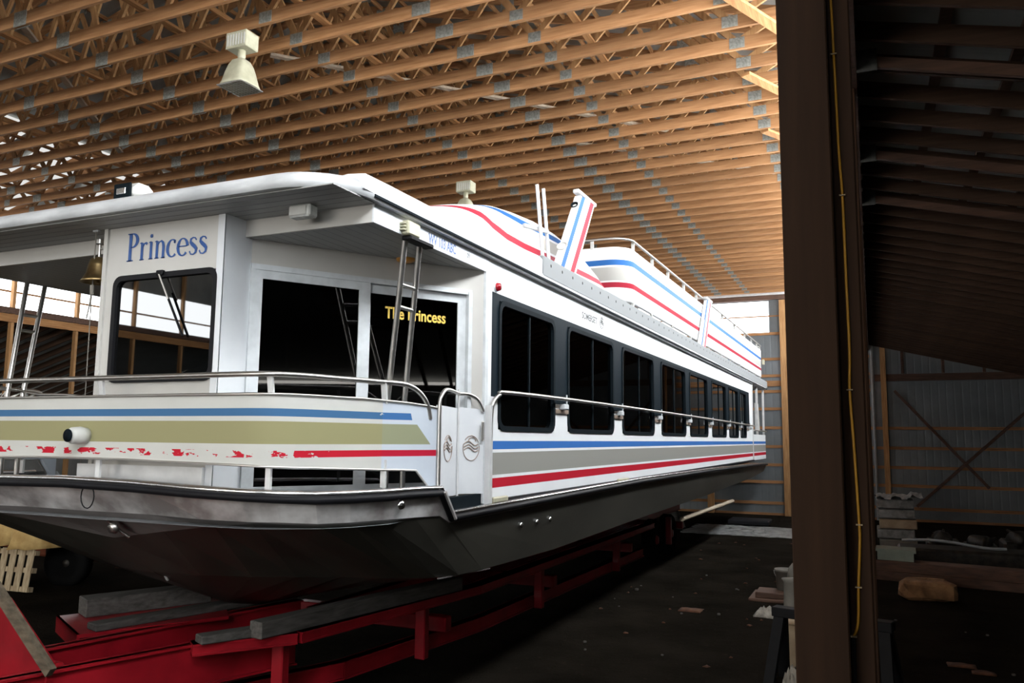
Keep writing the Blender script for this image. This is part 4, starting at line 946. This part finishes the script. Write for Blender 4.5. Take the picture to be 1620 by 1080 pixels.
# white deck chair back at the far rail and chrome tube hoop
dc = empty('deck_chair', (-6.6, 5.6, 1.96), 'chrome-armed folding deck chair behind the bow panel, left of the boat windshield', 'chair')
for dx in (0, .42):
    b = MB(); b.tube(smooth_path([(-6.5+dx, 5.5, 1.97), (-6.5+dx, 5.55, 2.6), (-6.47+dx, 5.6, 2.93), (-6.4+dx, 5.85, 2.97), (-6.4+dx, 6.1, 2.93), (-6.42+dx, 6.2, 1.97)], 3), .017, 8); child(b, 'chair_frame', 'chrome', dc)
b = MB(); b.bbox((-6.49, 5.6, 2.38), (-6.0, 6.1, 2.42), .01); child(b, 'seat', 'rubber', dc)
hp = empty('tube_hoop', (-7.3, 5.5, 1.96), 'low curved chrome tube behind the bow panel at the far left', 'rail')
b = MB(); b.tube(smooth_path([(-8.0, 5.3, 1.97), (-8.0, 5.3, 2.95), (-7.5, 5.35, 2.98), (-6.95, 5.45, 2.95), (-6.75, 5.6, 2.8), (-6.7, 5.7, 1.97)], 4), .012, 8); child(b, 'hoop_tube', 'steel', hp)

# ================================================================== THE TRAILER
tr = empty('boat_trailer', (-5.4, 8, 0), 'bright red steel boat trailer carrying the houseboat', 'trailer')
def beamZ(mb, p0, p1, ztop, h, w, fl=.0):
    a = Vector((p0[0], p0[1], ztop-h/2)); c = Vector((p1[0], p1[1], ztop-h/2)); mb.bar(a, c, w, h)
    if fl: mb.bar(a+Vector((0,0,h/2-.008)), c+Vector((0,0,h/2-.008)), w+fl, .016); mb.bar(a-Vector((0,0,h/2-.008)), c-Vector((0,0,h/2-.008)), w+fl, .016)
b = MB(); beamZ(b, (-6.33, 3.0), (-5.45, 6.9), .93, .36, .05, .08); part(b, 'main_beam', 'red', tr)
b = MB(); beamZ(b, (-5.86, 2.75), (-4.78, 6.0), .93, .34, .05, .08); part(b, 'main_beam', 'red', tr)
b = MB(); beamZ(b, (-5.3, 6.9), (-5.3, 24), .86, .3, .08, .06); part(b, 'keel_beam', 'red', tr)
b = MB(); beamZ(b, (-5.86, 4.35), (-5.45, 4.2), .84, .22, .10); part(b, 'cross_member', 'red', tr)
b = MB(); b.prism([(-6.89, 5.25, .91), (-6.1, 4.85, .91), (-5.5, 5.95, .91), (-6.2, 6.6, .91)], (0, 0, .03)); b.prism([(-6.89, 5.25, .80), (-6.1, 4.85, .80), (-6.1, 4.85, .94), (-6.89, 5.25, .94)], (.01, .02, 0)); part(b, 'support_plate', 'red', tr)
b = MB(); beamZ(b, (-5.04, 5.05), (-4.55, 5.72), .95, .09, .16, .02); part(b, 'bunk_arm', 'red', tr)
b = MB(); beamZ(b, (-4.55, 5.72), (-4.16, 8.34), .95, .09, .16, .02); beamZ(b, (-4.16, 8.34), (-4.1, 16), .95, .09, .16, .02); part(b, 'bunk_rail', 'red', tr)
b = MB(); beamZ(b, (-5.35, 5.3), (-4.76, 6.69), .45, .16, .10, .04); beamZ(b, (-4.76, 6.69), (-4.45, 9.0), .45, .16, .10, .04); beamZ(b, (-4.45, 9.0), (-4.3, 16), .45, .16, .10, .04); part(b, 'lower_rail', 'red', tr)
for (x, y) in ((-4.72, 5.75), (-4.40, 7.6), (-4.25, 10.5), (-4.2, 14), (-4.2, 18)):
    b = MB(); b.bbox((x-.06, y-.05, .3), (x+.06, y+.05, .9), .01); part(b, 'upright', 'red', tr)
for x0, x1, y in ((-6.3, -4.3, 8.0), (-7.2, -4.2, 11), (-7.2, -4.2, 15), (-7.2, -4.2, 19.5)):
    b = MB(); b.bbox((x0, y-.07, .5), (x1, y+.07, .66), .01); part(b, 'cross_member', 'red', tr)
b = MB(); b.prism([(-6.9, 4.06, .5), (-5.38, 4.06, .5), (-5.38, 4.06, .98), (-5.9, 4.06, 1.38), (-6.9, 4.06, 1.7)], (0, .06, 0)); part(b, 'nose_plate', 'red', tr)
b = MB(); beamZ(b, (-7.3, 3.4), (-5.75, 3.85), .84, .3, .08, .06); part(b, 'cross_member', 'red', tr)
b = MB(); b.bbox((-5.64, 4.2, .68), (-5.50, 4.3, .93), .02); part(b, 'bracket', 'red', tr)
for x, y in ((-4.45, 17.5), (-4.45, 18.9), (-7.0, 17.5), (-7.0, 18.9)):
    b = MB(); b.lathe([(.0, -.10), (.22, -.10), (.24, -.13), (.40, -.13), (.44, -.08), (.44, .08), (.40, .13), (.24, .13), (.22, .10), (0, .10)], (x, y, .44), 28, (1, 0, 0)); wl = part(b, 'wheel', 'tyre', tr)
    b = MB(); b.lathe([(0, .14), (.08, .14), (.1, .10), (.2, .09)], (x, y, .44), 16, (1, 0, 0)); part(b, 'hub', 'red', wl)
def timber(p0, p1, z0, z1, w, label, mat='greyt', group=None, c=.008):
    p0 = Vector((*p0, 0)); p1 = Vector((*p1, 0)); d = p1-p0; ln = d.length; d.normalize(); s_ = Vector((-d.y, d.x, 0))
    b = MB(); b.bbox((-w/2, 0, z0), (w/2, ln, z1), c)
    b.v = [p0+d*v.y-s_*v.x+Vector((0, 0, v.z)) for v in b.v]
    return tag(b.build('timber_block', mat, off=tuple(p0+Vector((0, 0, z0)))), label, 'timber', group)
timber((-6.70, 5.36), (-6.22, 6.4), .94, 1.10, .26, 'thick weathered grey timber on the red plate at the bow, the upper one')
timber((-6.12, 5.0), (-5.70, 6.5), .94, 1.0, .18, 'thin grey plank on the red plate at the bow, nearer than the thick timber')
timber((-4.95, 5.03), (-4.72, 5.5), .955, 1.02, .15, 'short brown-grey timber at the tip of the right red bunk arm')
timber((-4.66, 5.35), (-4.2, 8.0), .955, 1.09, .15, 'long dark timber along the right red bunk rail')
b = MB(); b.bar((-6.02, 4.0, 1.56), (-5.26, 4.0, .955), .05, .07, (0, 0, 1)); o = b.build('leaning_board', 'board', off=(-5.3, 4.0, .95)); tag(o, 'worn wooden board leaning diagonally at the lower left corner on the red trailer', 'board')

# ================================================================== LEFT REAR CORNER: PALLET, CANVAS, MACHINE
pa = empty('wooden_pallet', (-13.1, 9.25, 0), 'wooden pallet leaning upright under the tan canvas at far left', 'pallet')
tl = Matrix.Rotation(math.radians(-8), 4, 'X'); rz = Matrix.Rotation(math.radians(6), 4, 'Z')
def pb(lo, hi, name, up=0):
    b = MB(); b.bbox(lo, hi, .004); b.v = [Vector((-13.2, 9.05, 0))+rz@(tl@v) for v in b.v]; child(b, name, 'palletw', pa)
for i in range(6): pb((-.55+i*.19, -.02, .02), (-.42+i*.19, 0, .70), 'slat')
for z in (.02, .32, .60): pb((-.56, 0, z), (.54, .09, z+.08), 'stringer')
mc = empty('covered_machine', (-13.2, 10.6, 0), 'orange farm machine with a black wheel under the canvas at far left', 'machine')
b = MB(); b.lathe([(.0, -.08), (.2, -.08), (.22, -.12), (.36, -.13), (.40, -.08), (.40, .08), (.36, .13), (.22, .12), (.2, .08), (0, .08)], (-12.85, 9.95, .37), 28, (.35, -1, 0)); wl = child(b, 'wheel', 'tyre', mc)
b = MB(); b.lathe([(0, .10), (.05, .10), (.07, .07), (.2, .06)], (-12.85, 9.95, .37), 14, (.35, -1, 0)); child(b, 'hub', 'junk', wl)
b = MB(); b.bbox((-14.6, 10.3, .35), (-12.3, 10.9, .58), .04); b.bar((-12.6, 10.6, .55), (-11.5, 11.3, .38), .3, .16); b.bbox((-14.4, 9.6, .6), (-13.4, 10.3, 1.15), .06); child(b, 'chassis', 'orange', mc)
b = MB(); b.bbox((-13.2, 9.75, .5), (-13.1, 10.2, .8), .02); b.bar((-12.9, 9.9, .7), (-12.3, 10.4, .5), .05, .05); child(b, 'fork_arm', 'junk', mc)
rows = []
def lerp_(tb, x):
    for (a, u), (c, w_) in zip(tb, tb[1:]):
        if x <= c: return u+(w_-u)*(x-a)/(c-a)
    return tb[-1][1]
for i in range(33):
    x = -15.6+i*4.1/32
    cr = lerp_([(-15.6, 1.55), (-13.7, 1.34), (-12.6, 1.12), (-12.35, .96), (-11.9, .88), (-11.4, .78)], x)
    yf = lerp_([(-15.6, 8.95), (-12.65, 8.98), (-12.35, 9.8), (-11.4, 10.0)], x); zb = lerp_([(-15.6, .74), (-12.7, .72), (-12.35, .70), (-11.4, .62)], x)
    w1 = .07*math.sin(i*1.1)+.045*math.sin(i*2.3+1); row = []
    for v, (dy, f) in enumerate(((0, 0), (.015, .3), (.04, .6), (.09, .85), (.2, 1), (.5, 1.0), (.9, .97), (1.3, .93), (1.5, .6), (1.55, .2))):
        row.append(Vector((x, yf+dy+w1*(1-f)*1.3+.01*math.sin(v*2), zb+(cr-zb)*f+w1*.6*(.4+f*.6)+.02*math.sin(i*.7+v))))
    rows.append(row)
b = MB(); b.grid(rows); cvs = b.build('canvas_cover', 'tarp', off=(-13.6, 10, .9)); tag(cvs, 'tan canvas sheet draped over the machine at far left', 'canvas')
sm = cvs.modifiers.new('thickness', 'SOLIDIFY'); sm.thickness = .012
timber((-13.6, 11.6), (-9.5, 12.6), 0, .12, .14, 'long low timber on the ground behind the bow, left of the hull', 'brownb')
timber((-13.1, 12.6), (-10.4, 13.2), 0, .10, .5, 'grey slab lying on the ground beyond the wheel, left of the hull', 'greyt')

# ================================================================== RIGHT SIDE FLOOR: SAWHORSE AND CLUTTER
sh = empty('sawhorse', (-.45, 9.35, 0), 'black steel sawhorse standing behind the big near post', 'sawhorse')
b = MB(); b.bbox((-1.08, 9.27, .70), (.14, 9.43, .80), .008)
R_ = Matrix.Rotation(math.radians(-14), 4, 'Z'); cc = Vector((-.47, 9.35, 0))
rot = lambda b: setattr(b, 'v', [cc+R_@(v-cc) for v in b.v])
rot(b); child(b, 'top_beam', 'steelb', sh)
for sx in (-1, 1):
    for sy in (-1, 1):
        b = MB(); b.bar((-.47+sx*.53, 9.35+sy*.03, .74), (-.47+sx*.60, 9.35+sy*.24, 0), .06, .11, (1, 0, 0)); rot(b); child(b, 'leg', 'steelb', sh)
pk = empty('paint_bucket', (-1.42, 14.4, 0), 'white plastic bucket on the dirt just left of the big near post', 'bucket')
b = MB(); b.lathe([(.0, .0), (.13, 0), (.155, .30), (.165, .30), (.165, .34), (.15, .34), (.14, .32), (0, .31)], (-1.42, 14.4, .14), 24); child(b, 'pail', 'dimw', pk)
b = MB(); b.tube([(-1.42+.165*math.cos(t), 14.4-.06, .46-.17*abs(math.sin(t))) for t in [math.pi*k/12 for k in range(13)]], .006, 6); child(b, 'handle', 'steel', pk)
b = MB(); b.bbox((-1.95, 13.9, 0), (-1.1, 14.75, .05), .01); b.bbox((-1.85, 14.0, .05), (-1.05, 14.5, .14), .01); tag(b.build('plank_pile', 'brownb', off=(-1.5, 14.3, 0)), 'short brown planks under the white bucket', 'planks')
b = MB(); b.lathe([(0, 0), (.2, 0), (.18, .2), (.10, .42), (.09, .75), (.12, .80), (0, .82)], (-1.05, 11.4, 0), 20); tag(b.build('plastic_funnel', 'dimw', off=(-1.05, 11.4, 0)), 'tall dull white funnel-shaped container behind the sawhorse, left of the big post', 'container')
b = MB(); b.lathe([(0, 0), (.14, 0), (.15, .1), (.13, .22), (.07, .30), (0, .32)], (-1.12, 13.2, .45), 16); b.lathe([(0, 0), (.16, 0), (.16, .45), (0, .45)], (-1.12, 13.2, 0), 16); tag(b.build('plastic_jug', 'dimw', off=(-1.12, 13.2, 0)), 'pale plastic jug half hidden by the left edge of the big post', 'jug')
def crumple(cx, cy, w, d, h, mat, name, label, cat, seed, n=12, z0=0.0):
    r = random.Random(seed); rows = []
    for i in range(n):
        row = []
        for k in range(n):
            u, v = i/(n-1)-.5, k/(n-1)-.5; e = max(0, 1-(2*max(abs(u), abs(v)))**2)
            row.append(Vector((cx+u*w+r.uniform(-.03, .03)*w, cy+v*d+r.uniform(-.03, .03)*d, z0+.008+h*e*(.35+.65*r.random()))))
        rows.append(row)
    b = MB(); b.grid(rows); o = b.build(name, mat, off=(cx, cy, z0)); s_ = o.modifiers.new('thickness', 'SOLIDIFY'); s_.thickness = .006
    return tag(o, label, cat)
crumple(-1.55, 12.9, .34, .42, .16, 'cloth', 'white_rag', 'crumpled white rag on the dirt left of the sawhorse', 'rag', 5)
crumple(-.86, 9.15, .24, .34, .30, 'cloth', 'hanging_cloth', 'pale crumpled cloth low between the sawhorse leg and the big post', 'cloth', 8)
b = MB(); b.bbox((-1.02, 10.05, .0), (-.74, 10.35, .50), .01); b.bbox((-1.0, 10.02, .5), (-.76, 10.3, .54), .01); tag(b.build('cardboard_box', 'card', off=(-.84, 9.85, 0)), 'tan cardboard box standing behind the sawhorse leg, left of the big post', 'box')
# far end: plastic sheet, bundles
crumple(-3.4, 24.4, 3.3, 2.6, .10, 'film', 'plastic_sheet', 'crumpled grey plastic sheet spread on the dirt before the back wall', 'plastic sheet', 11, 22)
b = MB(); b.bbox((-4.1, 25.2, .08), (-2.9, 26.2, .22), .03); tag(b.build('rubber_mat', 'rubber', off=(-3.4, 25.7, .1)), 'black folded mat lying on the plastic sheet at the back wall', 'mat')
crumple(-5.5, 24.2, .6, .6, .75, 'film', 'plastic_bundle', 'bundled whitish plastic beside the trailer wheel at the stern', 'bundle', 14, 10)
# wrapped stack by the right bay
wb = empty('wrapped_stack', (.45, 22.6, 0), 'plastic-wrapped stack of pale boxes just right of the big near post', 'stack of goods')
for i in range(5):
    b = MB(); dx = (.02, -.03, .03, 0, -.02)[i]; b.bbox((.05+dx, 22.0, .02+i*.24), (.88+dx, 23.0, .24+i*.24), .02); child(b, 'wrapped_box', ('dimw', 'film', 'card', 'film', 'film')[i], wb)
rows = [[Vector((.02+1.03*k/14+.03*math.sin(k*2+i), 21.85+1.3*i/6, 1.25+.05*math.sin(k*1.3+i*2.1)+.05*(k > 10))) for k in range(15)] for i in range(7)]
b = MB(); b.grid(rows); child(b, 'film_top', 'film', wb)
# long brown beams and bin
b = MB(); b.bbox((-.05, -.25, 0), (4.6, .25, .16), .01); b.bbox((0, -.22, .16), (4.5, .24, .36), .01)
b.v = [Vector((.0, 17.4, 0))+Matrix.Rotation(math.radians(-9), 4, 'Z')@v for v in b.v]; tag(b.build('timber_beam', 'brownb', off=(2, 17.2, 0)), 'long reddish brown beam lying across the floor of the right bay', 'beam')
bn = empty('storage_bin', (.28, 17.45, .36), 'pale green plastic bin resting on the left end of the long brown beam', 'bin')
b = MB(); b.prism([(.0, 17.2, .37), (.62, 17.1, .37), (.64, 17.6, .37), (.02, 17.65, .37)], (0, 0, .16)); child(b, 'bin_body', 'greenp', bn)
b = MB(); b.prism([(-.03, 17.16, .53), (.66, 17.06, .53), (.68, 17.64, .53), (-.01, 17.69, .53)], (0, 0, .05)); child(b, 'lid', 'greenp', bn)
def rock(c, s, seed, mat, name, label, cat):
    r = random.Random(seed); b = MB(); rows = []
    for i in range(9):
        ph_ = math.pi*i/8; row = []
        for k in range(14):
            t = 2*math.pi*k/14; q = 1+r.uniform(-.10, .10)
            cx_, sx_ = math.cos(t), math.sin(t); sp_ = math.sin(ph_)
            f = lambda v: math.copysign(abs(v)**.55, v)
            row.append(Vector((c[0]+s[0]*f(cx_)*sp_**.6*q, c[1]+s[1]*f(sx_)*sp_**.6*q, c[2]+s[2]*f(math.cos(ph_))*q)))
        rows.append(row)
    b.grid(rows, closed=True, smooth=False); return tag(b.build(name, mat, off=c), label, cat)
rock((.75, 15.4, .16), (.44, .3, .17), 4, 'stone', 'rock_block', 'rusty brown block of rock on the dirt in front of the long beam', 'rock')
# light pole over a dark heap
b = MB(); b.tube(smooth_path([(.5, 19.6, .50), (1.0, 19.5, .54), (1.5, 19.4, .52), (2.0, 19.3, .46), (2.4, 19.3, .455)], 3), .03, 8); tag(b.build('light_pole', 'conduit', off=(1.5, 19.4, .5)), 'bent light-coloured pole lying on the dark pieces behind the long beam', 'pole')
b = MB(); b.bbox((.4, 19.0, 0), (3.1, 19.9, .41), .05); tag(b.build('oily_crate', 'junk', off=(1.7, 19.4, 0)), 'low dark crate under the bent light pole in the right bay', 'crate')
rj = random.Random(9)
labels = ['leftmost dark lump of scrap metal behind the bent pole', 'dark scrap piece next right of the leftmost one behind the pole', 'dark scrap piece with a pale rag on it, in the middle of the heap', 'taller dark engine block in the middle of the right bay heap', 'dark scrap piece right of the engine block', 'dark scrap piece at the right edge of the picture']
for i in range(6):
    x = 1.42+i*.76; h_ = (.5, .42, .6, .78, .55, .55)[i]
    r = empty('scrap_machine_part', (x, 21.6, 0), labels[i], 'scrap metal', None)
    b = MB(); b.bbox((x-.36, 21.1, 0), (x+.34, 22.0, h_*.7), .05); child(b, 'casing', 'junk', r)
    b = MB(); b.lathe([(0, -.2), (.18, -.2), (.2, -.15), (.2, .15), (.18, .2), (0, .2)], (x-.05, 21.3, h_*.75), 16, (rj.uniform(-1, 1), .6, 0)); child(b, 'drum', 'junk', r)
    for q in range(3):
        a = rj.uniform(-.3, .3); b = MB(); b.tube([(x+a, 21.2, .1), (x+a*.3, 21.1, h_*.8), (x-a, 21.4, h_+rj.uniform(0, .1))], .03, 8); child(b, 'pipe', 'junk', r)
b = MB(); b.bbox((3.3, 20.7, .62), (4.1, 20.95, .66), .01); tag(b.build('metal_strip', 'alu', off=(3.7, 21, .64)), 'thin bright strip lying across the dark heap at right', 'strip')
# leaves and litter near the front
for i, (x, y, s_) in enumerate(((.85, 11.1, .2), (1.05, 10.85, .16))):
    crumple(x, y, s_*1.5, s_, .03, 'leaf', 'dry_leaf', ('larger dry orange leaf on the dirt at lower right', 'smaller dry orange leaf on the dirt at lower right')[i], 'leaf', 30+i, 6)
crumple(-2.65, 12.75, .34, .3, .04, 'leaf', 'dry_leaf', 'tan dry leaf on the open dirt between trailer and post', 'leaf', 40, 7)
lf = None
rl_ = random.Random(21)
for i in range(34):
    x, y = rl_.uniform(-4.0, -1.2), rl_.uniform(9.6, 22)
    if x < -3.4+(y-9)*0 and y < 11: continue
    if lf is None: lf = crumple(x, y, .08, .07, .02, 'leaf', 'leaf_litter', 'tiny dry leaf scrap scattered on the dark dirt right of the trailer', 'leaf', 50, 5); lf['group'] = 'scattered leaf scraps'
    else:
        c = lf.copy(); COL.objects.link(c); c.location = (x, y, 0); c.rotation_euler = (0, 0, rl_.uniform(0, 6)); q = rl_.uniform(.4, .9); c.scale = (q, q, 1)
for i in range(30):
    x, y = rl_.uniform(-4.0, 3.0), rl_.uniform(9.6, 17)
    if i == 0:
        st = rock((x, y, .015), (.03, .025, .018), 77, 'greyt', 'pale_pebble', 'small pale pebble on the dark dirt floor', 'pebble'); st['group'] = 'pale pebbles'
    else:
        c = st.copy(); COL.objects.link(c); c.location = (x, y, .015); q = rl_.uniform(.3, .8); c.scale = (q, q, q)
for o in bpy.data.objects:
    if '_o' in o: del o['_o']
